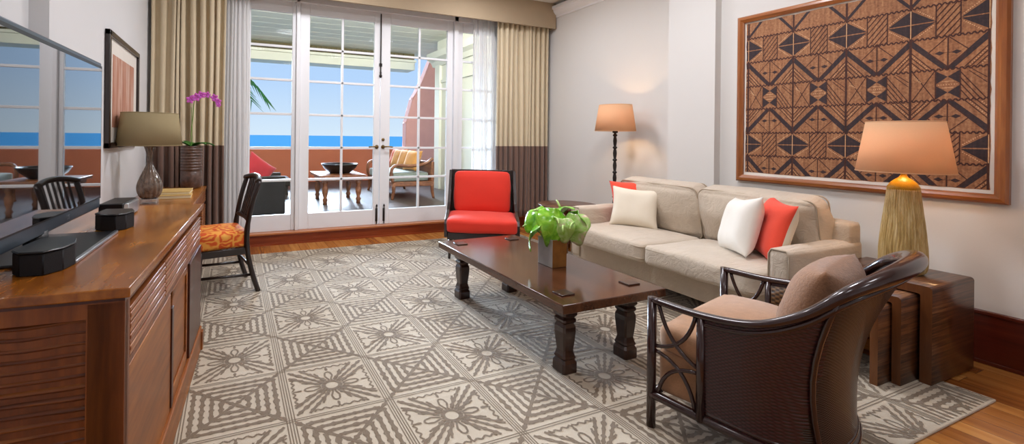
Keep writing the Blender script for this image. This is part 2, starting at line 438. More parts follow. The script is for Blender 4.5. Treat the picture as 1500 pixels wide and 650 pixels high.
def mk_weave(name, a, b, s=150, rot=0):
    t = NT(name)
    w1 = t.n('ShaderNodeTexWave', wave_type='BANDS', bands_direction='Z'); w1.inputs['Scale'].default_value = s/3.1
    v = t.coord(); t.l(v, w1.inputs['Vector'])
    sx = t.n('ShaderNodeSeparateXYZ'); t.l(v, sx.inputs[0])
    # horizontal coordinate independent of the wall direction
    h = t.math('ADD', sx.outputs[0], t.math('MULTIPLY', sx.outputs[1], 1.0))
    a1 = t.math('SINE', t.math('MULTIPLY', h, s*2)); a2 = t.math('SINE', t.math('MULTIPLY', sx.outputs[2], s*3.1))
    f = t.math('MULTIPLY_ADD', t.math('MULTIPLY', a1, a2), .5, .5)
    c = t.ramp(f, [(.2, a), (.8, b)])
    t.bsdf(c, .35, t.bump(f, .6, .004), Coat_Weight=.25); return t.m
M['weave'] = mk_weave('oxblood_cane_weave', '160608', '42181F', 150)
M['weave_brown'] = mk_weave('brown_cane_weave', '140A06', '2E1A0F', 230)
M['cane_stripe'] = mk_weave('caramel_cane', '2A1808', '7A5A38', 90)
def mk_ribbed(name, c1, c2, s):
    t = NT(name); v = t.coord(); f = t.noise(v, 30, 4)
    t.bsdf(t.ramp(f, [(.3, c1), (.7, c2)]), .35, None, Coat_Weight=.4); return t.m
M['brownglaze'] = mk_ribbed('brown_glaze', '3E2A22', '6B5044', 1)
def mk_yellow():
    t = NT('straw_glaze'); v = t.coord((60, 60, 5)); f = t.noise(v, 1, 4, .7)
    t.bsdf(t.ramp(f, [(.3, '8E713C'), (.5, 'C0A264'), (.7, 'DCC796')]), .45, t.bump(f, .8, .01)); return t.m
M['straw'] = mk_yellow()
M['straw_top'] = plain('amber_glaze', 'C99A20', .3, .15, 60, .4, 80)
M['rug'] = NT('rug_pile').m
def mk_rug(name, a, b):
    t = NT(name); v = t.coord(); f = t.math('ADD', t.math('MULTIPLY', t.noise(v, 400, 2), .7), t.math('MULTIPLY', t.noise(v, 3, 3), .3))
    t.bsdf(t.ramp(f, [(.3, a), (.7, b)]), .95, t.bump(t.noise(v, 500, 2), .5, .004), Sheen_Weight=.55, Sheen_Roughness=.35); return t.m
M['rug'] = mk_rug('rug_beige_pile', 'B7A78F', 'D9CDB8')
M['rug_dark'] = mk_rug('rug_brown_pile', '6A5843', '8C7A63')

# ------------------------------------------------------------------ SETTING
XR = 4.13      # near right wall
XP = 4.05      # pilaster
XC = 4.36      # recessed far wall
XL = -.82      # far left wall
XLn = -.90     # near left wall
YB = 5.55      # back wall plane (door plane)
CZ = 3.25
YN = -2.6
b = MB(); b.box(-1.2, 4.7, YN-.3, 5.46, -.1, 0); struct(b, 'floor', M['floor'], 'polished reddish plank floor')
b = MB(); b.box(-1.2, 4.7, YN-.3, 5.8, CZ, CZ+.1); struct(b, 'ceiling', M['ceil'], 'white ceiling')
b = MB(); b.prism([(XR, YN), (XR+.4, YN), (XR+.4, 5.8), (XC, 5.8), (XC, 3.165), (XP, 3.165), (XP, 2.695), (XR, 2.695)], 0, CZ)
struct(b, 'wall_right', M['wall'], 'off-white right wall with a shallow pilaster')
b = MB(); b.prism([(XLn, YN), (XLn, 2.66), (XL, 2.66), (XL, 5.8), (XL-.4, 5.8), (XL-.4, YN)], 0, CZ)
struct(b, 'wall_left', M['wall_left'], 'white left wall with a shallow step')
b = MB(); b.box(-1.2, 4.7, YN-.2, YN, 0, CZ); struct(b, 'wall_near', M['wall'], 'off-white wall behind the viewpoint')
# back wall around the opening
ox0, ox1 = .06, 3.62
b = MB(); b.box(XL-.1, ox0, YB-.03, YB+.2, 0, CZ); b.box(ox1, XC+.2, YB-.03, YB+.2, 0, CZ); b.box(ox0, ox1, YB-.03, YB+.2, 2.98, CZ)
struct(b, 'wall_back', M['wall'], 'wall around the glazed doors')
# stepped wooden sill below the doors
b = MB(); b.box(XL, XC, 5.47, YB+.2, 0, .125)
b.box(XL, XC, 5.455, 5.47, 0, .02)
struct(b, 'trim_1', M['cherryX'], 'cherry wood riser below the doors')
b = MB(); b.box(XL, XC, 5.43, YB+.2, .125, .15, .006); struct(b, 'trim_2', M['sillwood'], 'wooden sill tread below the doors')
# baseboards
b = MB()
b.box(XR-.022, XR, YN, 2.69, .0, .29); b.box(XR-.03, XR, YN, 2.69, .285, .31, .006); b.box(XR-.035, XR, YN, 2.69, 0, .02, .004)
struct(b, 'baseboard_right', M['cherry'], 'tall dark cherry baseboard')
b = MB(); b.box(XL, XL+.02, 2.67, 5.42, 0, .29); b.box(XL, XL+.03, 2.67, 5.42, .285, .31, .006); struct(b, 'baseboard_left', M['cherry'])
b = MB(); b.box(XC-.02, XC, 3.17, 5.42, 0, .29); b.box(XC-.03, XC, 3.17, 5.42, .285, .31, .006); struct(b, 'baseboard_far_right', M['cherry'])
# crown moulding on the far right wall
def crown(name, x, sgn, y0, y1, z):
    b = MB()
    pr = [(0, 0), (.018, 0), (.02, .02), (.03, .03), (.05, .045), (.075, .08), (.08, .1), (.1, .11), (.1, .15), (0, .15)]
    A = [b.b.verts.new((x-sgn*p, y0, z+q)) for p, q in pr]; B = [b.b.verts.new((x-sgn*p, y1, z+q)) for p, q in pr]
    for k in range(len(pr)): b._f([A[k], A[(k+1) % len(pr)], B[(k+1) % len(pr)], B[k]])
    b._f(A); b._f(B[::-1])
    return struct(b, name, M['white'])
crown('trim_3', XC, 1, 3.165, 5.52, 3.05)
crown('trim_4', XL, -1, 2.66, 5.52, 3.05)

# ---- glazed doors: two leaves and two sidelights
YD = YB; T = .045
ZR = [.343, .752, 1.143, 1.548, 1.958, 2.358, 2.765]
def sash(name, x0, x1, g0, g1, mids, label, z0=.15, z1=2.9):
    b = MB(); y0, y1 = YD-T/2, YD+T/2
    b.box(x0, g0, y0, y1, z0, z1, .004); b.box(g1, x1, y0, y1, z0, z1, .004)
    b.box(g0, g1, y0, y1, z0, ZR[0], .004); b.box(g0, g1, y0, y1, ZR[-1], z1, .004)
    f = struct(b, name, M['white'], label)
    m = MB()
    for z in ZR[1:-1]: m.box(g0-.002, g1+.002, y0+.008, y1-.008, z-.014, z+.014, .003)
    for x in mids: m.box(x-.014, x+.014, y0+.008, y1-.008, ZR[0]-.002, ZR[-1]+.002, .003)
    m.build('glazing_bar', M['white'], f)
    g = MB(); g.box(g0-.003, g1+.003, YD-.003, YD+.003, ZR[0]-.003, ZR[-1]+.003); g.build('pane', M['glass'], f)
    return f
w1 = sash('window_1', .115, .705, .191, .661, [], 'narrow fixed glazed panel left of the French doors')
d1 = sash('door_1', .755, 1.772, .868, 1.693, [1.277], 'left leaf of the white French doors')
d2 = sash('door_2', 1.779, 2.83, 1.912, 2.745, [2.33], 'right leaf of the white French doors')
w2 = sash('window_2', 2.90, 3.56, 2.985, 3.47, [3.30], 'narrow fixed glazed panel right of the French doors')
b = MB()
b.box(.06, .115, YD-.06, YD+.06, .15, 2.98, .004); b.box(.705, .75, YD-.06, YD+.06, .15, 2.98, .006)
b.box(2.835, 2.9, YD-.06, YD+.06, .15, 2.98, .006); b.box(3.56, 3.62, YD-.06, YD+.06, .15, 2.98, .004)
b.box(.06, 3.62, YD-.06, YD+.06, 2.9, 2.98, .004)
struct(b, 'trim_5', M['white'], 'white posts and head of the door frame')
# door hardware
def lever(door, x, sgn):
    b = MB(); y = YD-T/2
    b.lathe([(0, 0), (.024, 0), (.026, .006), (.012, .012), (.011, .045), (0, .045)], 16)
    bmesh.ops.transform(b.b, matrix=Matrix.Translation((x, y, 1.155)) @ Matrix.Rotation(R(90), 4, 'X'), verts=b.b.verts)
    b.tube(smooth_path([(x, y-.045, 1.155), (x+sgn*.05, y-.05, 1.16), (x+sgn*.12, y-.05, 1.155)], 4), [.011, .01, .009, .009, .008, .008, .008, .009, .007], 8)
    b.build('door_handle', M['brass'], door)
lever(d1, 1.735, -1); lever(d2, 1.82, 1)
b = MB(); b.lathe([(0, 0), (.02, 0), (.02, .01), (0, .012)], 14)
bmesh.ops.transform(b.b, matrix=Matrix.Translation((1.82, YD-T/2, 1.25)) @ Matrix.Rotation(R(90), 4, 'X'), verts=b.b.verts)
b.build('deadbolt', M['brass'], d2)
y = YD-T/2-.012
b = MB(); b.tube([(1.775, y, 2.88), (1.775, y, 2.13)], .008, 8); b.lathe([(0, 0), (.016, .01), (.02, .03), (.009, .05), (.014, .07), (0, .09)], 12, (1.775, y, 2.05)); b.box(1.758, 1.792, y-.006, YD-T/2, 2.2, 2.24)
b.build('door_bolt', M['iron'], d1)
for dd, x in ((d1, 1.74), (d2, 1.84)):
    b = MB(); b.box(x-.014, x+.014, y, YD-T/2, .19, .36, .003); b.tube([(x, y-.005, .16), (x, y-.005, .40)], .007, 8); b.lathe([(0, 0), (.014, .008), (.006, .03), (0, .035)], 10, (x, y-.005, .38))
    b.build('door_bolt', M['iron'], dd)

# ---- balcony
LZ = .08; YP = 11.7
b = MB(); b.box(-3.5, 6.8, YB+.2, YP+.25, LZ-.1, LZ); struct(b, 'balcony_floor', M['slate'], 'dark tiled balcony floor')
b = MB(); b.box(-3.5, 6.8, YP, YP+.25, LZ, .93, .01); struct(b, 'balcony_parapet', M['terracotta'], 'terracotta stucco balcony parapet')
b = MB(); b.box(-3.5, 6.8, YB+.2, YP+.1, 3.55, 3.65)
for k in range(14): b.box(-3.5, 6.8, YB+.5+k*.42, YB+.506+k*.42, 3.548, 3.552)
struct(b, 'balcony_ceiling', M['creamwall'], 'boarded cream balcony ceiling')
b = MB(); b.box(-3.5, 4.6, YP-.45, YP+.1, 3.1, 3.36, .01); b.box(-3.5, 4.6, YP-.55, YP-.45, 3.3, 3.36)
struct(b, 'balcony_beam', M['creamwall'], 'cream beam above the balcony parapet')
b = MB(); b.box(-3.5, 4.6, YP-.40, YP+.1, 3.36, 3.55)  # shade above the beam, put in as an olive-coloured band
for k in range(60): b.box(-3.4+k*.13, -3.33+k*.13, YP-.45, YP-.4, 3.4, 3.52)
struct(b, 'balcony_shade_band', M['olive'], 'olive band painted as the shade between beam and ceiling')
b = MB(); b.box(4.5, 4.7, YB+.2, 9.6, LZ, 3.55); b.box(4.44, 4.5, 9.35, 9.6, LZ, 3.0)
for y0 in (6.2, 7.5, 8.6): b.box(4.47, 4.5, y0, y0+.06, LZ, 2.6); b.box(4.47, 4.5, y0+.9, y0+.96, LZ, 2.6); b.box(4.47, 4.5, y0, y0+.96, 2.55, 2.62)
struct(b, 'balcony_wall_right', M['creamwall'], 'cream wall at the right end of the balcony')
b = MB(); pr = [(0, 0), (.05, 0), (.1, .1), (.2, .16), (.22, .3), (0, .3)]
A = [b.b.verts.new((4.5-p, YB+.2, 2.95+q)) for p, q in pr]; B = [b.b.verts.new((4.5-p, 9.75, 2.95+q)) for p, q in pr]
for k in range(len(pr)): b._f([A[k], A[(k+1) % 6], B[(k+1) % 6], B[k]])
b._f(A); b._f(B[::-1]); struct(b, 'balcony_cornice', M['creamwall'], 'cream cornice along the balcony end wall')
b = MB()
b.prism([(4.46, LZ), (6.6, LZ), (6.6, 3.55), (5.25, 3.55), (4.98, 2.9), (4.84, 2.62), (4.68, 2.36), (4.60, 2.05), (4.49, 1.68), (4.49, 1.0)], 0, .3, Matrix(((1, 0, 0, 0), (0, 0, 1, YP-.12), (0, 1, 0, 0), (0, 0, 0, 1))), .02)
struct(b, 'balcony_buttress', M['pink'], 'sloping pink stucco buttress')
b = MB(); b.box(-3.7, -3.5, YB+.2, YP+.25, LZ, 3.55); struct(b, 'balcony_wall_left', M['creamwall'])
# sea
b = MB(); b.grid(lambda u, v: (-9000+18000*u, 30+v*12000, -14), 4, 12, False); struct(b, 'sea', M['sea'], 'blue sea out to the horizon')

# ---- soft furnishings of the window
def drape(name, x0, x1, y, z0, z1, pleats, split, mats, label, cat, amp=.04, seed=0, group=None, flare=0):
    b = MB(); NU = pleats*10; NV = 24
    rnd = random.Random(seed); ph = [rnd.uniform(.5, 1.5) for _ in range(pleats+1)]; am = [rnd.uniform(.55, 1.35) for _ in range(pleats+1)]; s = sum(ph[:pleats]); acc = [0]
    for p in ph[:pleats]: acc.append(acc[-1]+p/s)
    def f(u, v):
        k = min(pleats-1, int(u*pleats)); t = u*pleats-k
        xx = acc[k]+(acc[k+1]-acc[k])*t
        z = z1+(z0-z1)*v
        a = amp*(.75+.35*v)*(am[k]*(1-t)+am[k+1]*t)
        ang = 2*PI*t
        xc = .5*(x0+x1); W = (x1-x0)*(1+flare*v)
        return (xc-W/2+W*xx+.010*math.sin(ang*2)+.006*math.sin(v*5+k), y-a*math.cos(ang)*(1)+.008*math.sin(v*4+k*1.7), z)
    V = b.grid(f, NU, NV)
    for fc in b.b.faces:
        if fc.calc_center_median().z < split: fc.material_index = 1
    # snap the row next to the split so that the band ends level
    for rowv in V:
        j = min(range(NV+1), key=lambda q: abs(rowv[q].co.z-split)); rowv[j].co.z = split
    o = b.build(name, mats, None, solid=0 if 'sheer' in name else .004); tag(o, label, cat, group); return o
drape('curtain', XL+.03, -.075, 5.34, .16, 3.1, 9, 1.174, [M['drape'], M['drape_brown']], 'floor-length champagne and brown curtain behind the orchid, left of the doors', 'curtain', .045, 2)
drape('curtain', 3.42, 4.30, 5.34, .16, 3.1, 11, 1.174, [M['drape'], M['drape_brown']], 'floor-length champagne and brown curtain behind the red chair, right of the doors', 'curtain', .042, 5)
drape('sheer_curtain', -.09, .17, 5.44, .16, 3.1, 7, -1, [M['sheer'], M['sheer']], 'white sheer curtain at the left end of the glazed doors', 'curtain', .022, 3)
drape('sheer_curtain', 3.10, 3.43, 5.44, .16, 3.1, 8, -1, [M['sheer'], M['sheer']], 'white sheer curtain at the right end of the glazed doors', 'curtain', .022, 8)
b = MB(); b.box(XL+.005, 4.335, 5.20, 5.225, 2.885, CZ-.002, .004); b.box(4.31, 4.335, 5.225, 5.5, 2.885, CZ-.002); b.box(XL+.005, XL+.03, 5.225, 5.5, 2.885, CZ-.002)
b.box(XL+.005, 4.335, 5.196, 5.228, 2.883, 2.897, .003)
o = b.build('valance', M['valance']); tag(o, 'taupe upholstered valance box above the glazed doors', 'valance')

# ------------------------------------------------------------------ RUG
TX, TY, X0, Y0 = .463, .45, .49, 1.83
RX0, RX1, RY0, RY1 = -.42, 3.56, .94, 5.07
b = MB(); b.box(RX0, RX1, RY0, RY1, 0, .012, .004)
b.mi = 1
rr = random.Random(4)
ZR_ = .0128
zc = [0]
def clipseg(p, q):
    # Liang-Barsky clip to the rug
    x0, y0 = p; x1, y1 = q; t0, t1 = 0., 1.; dx, dy = x1-x0, y1-y0
    for pp, qq in ((-dx, x0-RX0-.01), (dx, RX1-.01-x0), (-dy, y0-RY0-.01), (dy, RY1-.01-y0)):
        if abs(pp) < 1e-12:
            if qq < 0: return None
        else:
            r = qq/pp
            if pp < 0: t0 = max(t0, r)
            else: t1 = min(t1, r)
    if t0 >= t1: return None
    return (x0+dx*t0, y0+dy*t0), (x0+dx*t1, y0+dy*t1)
def strip(p, q, w, knots=0, taper=0):
    c = clipseg(p, q)
    if not c: return
    p, q = Vector(c[0]), Vector(c[1]); L = (q-p).length
    if L < .004: return
    d = (q-p)/L; nrm = Vector((-d.y, d.x))
    if knots: n = max(2, int(L/.012))
    else: n = max(1, int(L/.05))
    A, B = [], []
    for i in range(n+1):
        t = i/n; ww = w/2
        if knots:
            ph = (t*L/knots) % 1
            if abs(ph-.5) < .16: ww *= 1.75
            ww *= rr.uniform(.85, 1.15)
        ww *= (1-taper*t)
        pt = p+d*(L*t)
        z = ZR_+.00001*(zc[0] % 97)
        A.append(b.b.verts.new((pt.x+nrm.x*ww, pt.y+nrm.y*ww, z))); B.append(b.b.verts.new((pt.x-nrm.x*ww, pt.y-nrm.y*ww, z)))
    zc[0] += 1
    for i in range(n): b._f([A[i], B[i], B[i+1], A[i+1]])
def tile(cx, cy, flower):
    hx, hy = TX/2, TY/2
    def g(u, v): return (cx+u*hx, cy+v*hy)
    if flower:
        # ring
        N = 20
        for k in range(N):
            a0, a1 = 2*PI*k/N, 2*PI*(k+1)/N
            strip(g(.185*math.cos(a0), .185*math.sin(a0)), g(.185*math.cos(a1), .185*math.sin(a1)), .022)
        for sx in (-1, 1):
            for sy in (-1, 1):
                for off in (-.13, 0, .13):
                    u0, v0 = .16*sx, .16*sy
                    ox, oy = off*sx, -off*sy
                    e = .86 if off == 0 else .74
                    strip(g(u0+ox*.55, v0+oy*.55), g(e*sx+ox, e*sy+oy), .0135, .045)
        for ax in range(4):
            c_, s_ = [(1, 0), (0, 1), (-1, 0), (0, -1)][ax]
            def rot(u, v): return g(u*c_-v*s_, u*s_+v*c_)
            for sg in (-1, 1):
                strip(rot(.24, .02*sg), rot(.42, .085*sg), .010); strip(rot(.42, .085*sg), rot(.56, .06*sg), .010); strip(rot(.56, .06*sg), rot(.6, 0), .010)
                strip(rot(.2, .13*sg), rot(.62, .3*sg), .010, .05)
                # scalloped edge
                pts = [(.86, .02), (.80, .12), (.86, .2), (.78, .3), (.85, .38), (.79, .46), (.87, .52)]
                for (a, q1), (c2, q2) in zip(pts, pts[1:]): strip(rot(a, q1*sg), rot(c2, q2*sg), .009)
            strip(rot(.66, 0), rot(.84, 0), .009, .03)
    else:
        strip(g(-.93, -.93), g(.93, .93), .016, .05); strip(g(-.93, .93), g(.93, -.93), .016, .05)
        for r_ in (.26, .44, .62, .80):
            m = r_-.05
            for (a, q) in (((-m, r_), (m, r_)), ((-m, -r_), (m, -r_)), ((r_, -m), (r_, m)), ((-r_, -m), (-r_, m))):
                strip(g(*a), g(*q), .0165, .05)
ni = range(-3, 9); nj = range(-3, 9)
for i in ni:
    for j in nj:
        cx, cy = X0+i*TX, Y0+j*TY
        if cx < RX0-TX/2 or cx > RX1+TX/2 or cy < RY0-TY/2 or cy > RY1+TY/2: continue
        tile(cx, cy, (i+j) % 2 == 1)
for i in ni:
    x = X0+(i+.5)*TX
    for off in (-.018, -.006, .006, .018):
        if RX0+.02 < x+off < RX1-.02: strip((x+off, RY0), (x+off, RY1), .0055)
for j in nj:
    y = Y0+(j+.5)*TY
    for off in (-.007, .007):
        if RY0 < y+off < RY1: strip((RX0, y+off), (RX1, y+off), .0045)
bmesh.ops.recalc_face_normals(b.b, faces=[f for f in b.b.faces if f.material_index == 0])
for f in b.b.faces:
    if f.material_index == 1: f.normal_update(); 
    if f.material_index == 1 and f.normal.z < 0: f.normal_flip()
o = b.build('area_rug', [M['rug'], M['rug_dark']], recalc=False); tag(o, 'large beige rug with brown flower and crossed-square tile pattern', 'rug')
# ------------------------------------------------------------------ DRESSER  (local x along the front, y into the depth)
zr = .012
rzD = math.atan2(.998, .063)
L = 1.54; DD = .58; DH = .88
t = thing('dresser', 'long reddish wood dresser with slatted front carrying the television', 'dresser', (-.265, 1.425, 0), rzD)
b = MB(); b.box(-.012, L+.004, -.014, DD, .852, DH, .004); b.build('dresser_top', M['dresser_top'], t)
b = MB(); b.box(0, L, 0, DD, .842, .852); b.build('top_moulding', M['dresser_dark'], t)
b = MB()
b.box(.02, L, .03, DD, .10, .842)                 # carcass
b.box(0, .05, 0, .09, zr, .842, .003)             # corner post
b.box(0, .03, .0, .09, .09, .842)
b.box(0, .03, DD-.06, DD, zr, .842); b.box(0, .03, .09, DD-.06, .80, .842); b.box(0, .03, .09, DD-.06, zr, .11)
b.box(.05, L, .004, .03, .635, .66, .004)         # rail under the slatted band
b.box(.05, L, .004, .03, .825, .842)
b.build('carcass', M['dresserZ'], t)
# ribbed end panel
b = MB()
def rib(u, v):
    y = .09+(DD-.15)*u; z = .11+.69*v
    w = z*2*PI/.029+2.0*noise.noise(Vector((y*3, z*5, 0)))+.5*noise.noise(Vector((y*11, z*8, 2)))
    s_ = math.sin(w)
    return (.022-.008*s_-.006*noise.noise(Vector((y*4, z*14, 5))), y, z)
b.grid(rib, 30, 190); b.build('ribbed_end_panel', M['ribs'], t)
# slatted drawer band
b = MB()
for k in range(9):
    z = .671+k*.0158
    for s0, s1 in ((.055, .53), (.54, 1.02), (1.03, L-.02)): b.box(s0, s1, .0-.002*(k % 2), .03, z-.006, z+.006, .003)
b.build('slatted_drawer', M['slats'], t)
b = MB(); b.box(.05, L-.01, .028, .032, .66, .826); b.build('drawer_shadow_gap', M['black'], t)
# doors
b = MB(); b.box(.05, .662, .003, .03, .15, .635, .003); b.build('cabinet_door', M['dresser'], t)
b = MB(); b.box(.70, 1.10, .012, .03, .15, .635); b.box(.70, 1.10, .004, .012, .15, .21, .003); b.box(.70, .74, .004, .012, .15, .635, .003); b.box(1.07, 1.1, .004, .012, .15, .635, .003); b.box(.70, 1.1, .004, .012, .6, .635, .003)
b.build('cabinet_door', M['dresser'], t)
b = MB(); b.box(1.12, L, -.004, .03, .15, .635, .003); b.build('cabinet_door', M['dresser_dark'], t)
b = MB(); b.box(.664, .70, -.003, .035, .16, .575, .002); b.build('door_slot_shade', M['dresser_dark'], t)  # dark strip standing in for the shaded slot between the doors
b = MB(); b.box(.03, L, -.012, .04, zr, .15, .006); b.box(L-.03, L+.01, -.02, .05, zr, .12); b.build('plinth', M['dresser'], t)

# ------------------------------------------------------------------ DESK
t = thing('writing_desk', 'lower reddish wood desk beyond the dresser with books and orchid on it', 'desk', (-.29, 3.0, 0), R(88.6))
L2 = 2.10; D2 = .50; HT = .76
b = MB(); b.box(0, L2, 0, D2, .732, HT, .004); b.build('desk_top', M['dresser_top'], t)
b = MB(); b.box(.02, L2-.01, .02, D2-.02, .60, .732); b.build('apron', M['dresserZ'], t)
b = MB()
for k in range(5): b.box(.03, L2-.02, .006, .02, .612+k*.023, .628+k*.023, .004)
b.build('slatted_drawer', M['slats'], t)
b = MB(); b.box(L2-.42, L2-.01, .02, D2-.02, zr, .6); b.build('pedestal', M['dresserZ'], t)
b = MB()
for k in range(18): b.box(L2-.40, L2-.03, .006, .02, .10+k*.027, .12+k*.027, .004)
b.build('slatted_drawer', M['slats'], t)
b = MB(); b.box(.0, .08, .02, D2-.02, zr, .6, .003); b.build('leg', M['dresserZ'], t)

# ------------------------------------------------------------------ TELEVISION
t = thing('television', 'large flat television with reflective black screen on the dresser', 'television', (-.582, 2.55, .88), R(90-2.0)+PI)
# local x runs from the far end (0) towards the camera, screen faces +X world -> local +y
TL = 1.22; z0, z1 = .062, .752
b = MB(); b.box(0, TL, -.045, 0, z0, z1, .005); b.build('housing', M['tvsilver'], t)
b = MB(); b.box(.004, TL-.004, 0, .0035, z0+.045, z1-.016); b.build('screen_border', M['black_plastic'], t)
b = MB(); b.box(.016, TL-.016, .0033, .0055, z0+.052, z1-.03); b.build('screen', M['screen'], t)
def lettering(txt, size, m, parent, loc, rot, ext=.0006):
    c = bpy.data.curves.new('maker_badge', 'FONT'); c.body = txt; c.size = size; c.extrude = ext; c.align_x = 'CENTER'; c.align_y = 'CENTER'
    o0 = bpy.data.objects.new('maker_badge', c); me = bpy.data.meshes.new_from_object(o0); bpy.data.objects.remove(o0); me.materials.clear(); me.materials.append(m); o = bpy.data.objects.new('maker_badge', me); col.objects.link(o); o.parent = parent; o.location = loc; o.rotation_euler = rot; return o
lettering('LG', .024, M['silver'], t, (.40, .0008, z0+.022), (R(90), 0, R(180)))
b = MB(); b.box(.34, .82, -.2, .15, .0, .010, .004); b.build('stand_base', M['black_plastic'], t)
b = MB(); b.box(.34, .82, .142, .157, .0, .012, .003); b.build('stand_edge', M['silver'], t)
b = MB(); b.tube([(.6, -.03, .01), (.6, -.03, z0+.01)], .035, 20); b.build('stand_neck', M['black_plastic'], t)

# speakers, box
def speaker(name, poly, label, z=.88, h=.072, grp=None):
    cx = sum(p[0] for p in poly)/len(poly); cy = sum(p[1] for p in poly)/len(poly)
    t = thing(name, label, 'speaker', (cx, cy, z), 0, grp)
    P_ = [(x-cx, y-cy) for x, y in poly]
    b = MB(); b.prism([(x*.97, y*.97) for x, y in P_], 0, h*.9, None, .003); b.build('speaker_grille', M['black_cloth'], t)
    b = MB(); b.prism(P_, h*.9, h, None, .003); b.build('speaker_top', M['black_plastic'], t)
speaker('small_speaker', [(-.595, 1.655), (-.565, 1.615), (-.505, 1.61), (-.468, 1.655), (-.455, 1.72), (-.47, 1.79), (-.50, 1.83), (-.575, 1.83)], 'small black wedge speaker nearest the front end of the dresser')
speaker('small_speaker', [(-.545, 2.30), (-.515, 2.262), (-.455, 2.235), (-.42, 2.265), (-.40, 2.33), (-.42, 2.40), (-.53, 2.42)], 'small black wedge speaker between television stand and cable box')
t = thing('cable_box', 'black cable box with silver front beside the glass lamp', 'set-top box', (-.53, 2.71, .88), R(-4))
b = MB(); b.box(-.062, .045, -.12, .12, .005, .07, .006); b.build('box_body', M['black_plastic'], t)
b = MB(); b.prism([(.045, -.115), (.06, -.09), (.068, -.03), (.068, .04), (.06, .1), (.045, .115)], .008, .066, None, .003); b.build('silver_front', M['silver'], t)
for x in (-.05, .035):
    for y_ in (-.1, .1): b = MB(); b.box(x-.008, x+.008, y_-.008, y_+.008, 0, .006); b.build('foot', M['black'], t)

# ------------------------------------------------------------------ GLASS LAMP on dresser
t = thing('table_lamp', 'ribbed smoky glass table lamp with taupe shade on the desk beyond the dresser', 'lamp', (-.585, 3.96, .76))
LT0 = t
b = MB(); b.box(-.045, .045, -.045, .045, 0, .03, .004); b.build('acrylic_base', M['acrylic'], t)
prof = [(.02, .03), (.045, .034), (.062, .06), (.068, .09), (.066, .115), (.055, .15), (.038, .19), (.022, .225), (.014, .255), (.014, .275), (.018, .30), (.028, .335), (.033, .345), (.0, .346)]
P2 = smooth_path([(r, 0, z) for r, z in prof[:-1]], 4); pr = [(max(.001, p.x), p.z) for p in P2]
b = MB(); b.lathe(pr, 96, ripple=lambda a, z: .045*math.cos(a*14)); b.build('glass_body', M['smoke'], t)
b = MB(); b.tube([(0, 0, .345), (0, 0, .545)], .006, 8); b.lathe([(0, .36), (.014, .36), (.014, .4), (0, .4)], 12); b.build('lamp_stem', M['brass'], t)
def shade(t, r0, r1, z0, z1, m, rim=None, hang=True):
    b = MB(); b.lathe([(r0, z0), (r1, z1)], 64, cap=False); o = b.build('lamp_shade', m, t, solid=.003)
    b = MB(); b.tube([(r0*math.cos(a*PI/24), r0*math.sin(a*PI/24), z0) for a in range(48)], .003, 6, True); b.build('shade_ring', rim or m, o)
    b = MB(); b.tube([(r1*math.cos(a*PI/24), r1*math.sin(a*PI/24), z1) for a in range(48)], .003, 6, True)
    for k in range(3):
        a = k*2*PI/3; b.tube([(0, 0, z1-.015), (r1*math.cos(a), r1*math.sin(a), z1-.002)], .002, 6)
    b.build('shade_ring', rim or m, o)
shade(t, .174, .151, .352, .545, M['shade_taupe'])

LT0.scale = (1.27, 1.27, 1.27)
# books
def book(loc, rz, w, d, h, label):
    t = thing('book', label, 'book', loc, rz, 'books lying on the desk')
    b = MB(); b.box(-w/2, w/2, -d/2, d/2, 0, .003, .001); b.box(-w/2, w/2, -d/2, d/2, h-.003, h, .001); b.box(-w/2, -w/2+.003, -d/2, d/2, 0, h, .001); b.build('cover', M['paper'], t)
    b = MB(); b.box(-w/2+.003, w/2-.004, -d/2+.004, d/2-.004, .003, h-.003); b.build('pages', M['pages'], t)
book((-.455, 4.30, .76), R(2), .28, .30, .028, 'tan book at the bottom of the pair behind the glass lamp')
book((-.45, 4.34, .788), R(-1), .26, .27, .024, 'tan book lying on top of the other behind the glass lamp')

# orchid
t = thing('potted_orchid', 'pink orchid in a ribbed brown pot at the far end of the desk', 'plant', (-.37, 4.93, .76))
pp = [(.085, 0), (.088, .012), (.098, .02), (.1, .09), (.098, .165), (.090, .175)]
for k in range(8):
    z = .18+k*.028; pp += [(.097, z), (.101, z+.010), (.097, z+.02), (.093, z+.024)]
pp += [(.097, .408), (.099, .418), (.09, .418), (.088, .38), (.001, .375)]
b = MB(); b.lathe(pp, 48); b.build('pot', M['brownglaze'], t)
b = MB(); b.lathe([(.001, .385), (.086, .382)], 24); b.build('moss', M['darkleaf'], t)
def blade(b, base, dirv, L, w, droop, n=8, lift=.3):
    base = Vector(base); d = Vector(dirv).normalized(); side = Vector((-d.y, d.x, 0)).normalized()
    def f(u, v):
        s_ = u*L; wv = w*math.sin(PI*min(1, u*.93+.07))**.7*(v-.5)
        p = base+d*s_+Vector((0, 0, lift*s_-droop*u*u*L)); p += side*wv; p.z += abs(v-.5)*w*.35
        return p
    b.grid(f, n, 4)
b = MB()
for (dx, dy, L_, dr) in ((1, -.2, .17, .9), (.8, -.7, .15, .8), (-1, -.3, .14, .5), (-.5, .8, .12, .5), (.2, 1, .14, .8)): blade(b, (0, 0, .40), (dx, dy, 0), L_*1.25, .065, dr*.75, lift=.75)
b.build('leaves', M['darkleaf'], t, solid=.003)
st = smooth_path([(0, 0, .39), (-.005, 0, .56), (.01, 0, .72), (.02, 0, .86), (.06, 0, .92), (.13, 0, .93), (.22, 0, .87)], 6)
b = MB(); b.tube(st, .004, 8); b.tube([(.01, .005, .4), (-.005, .004, .8)], .0025, 6); b.build('flower_stem', M['stem'], t)
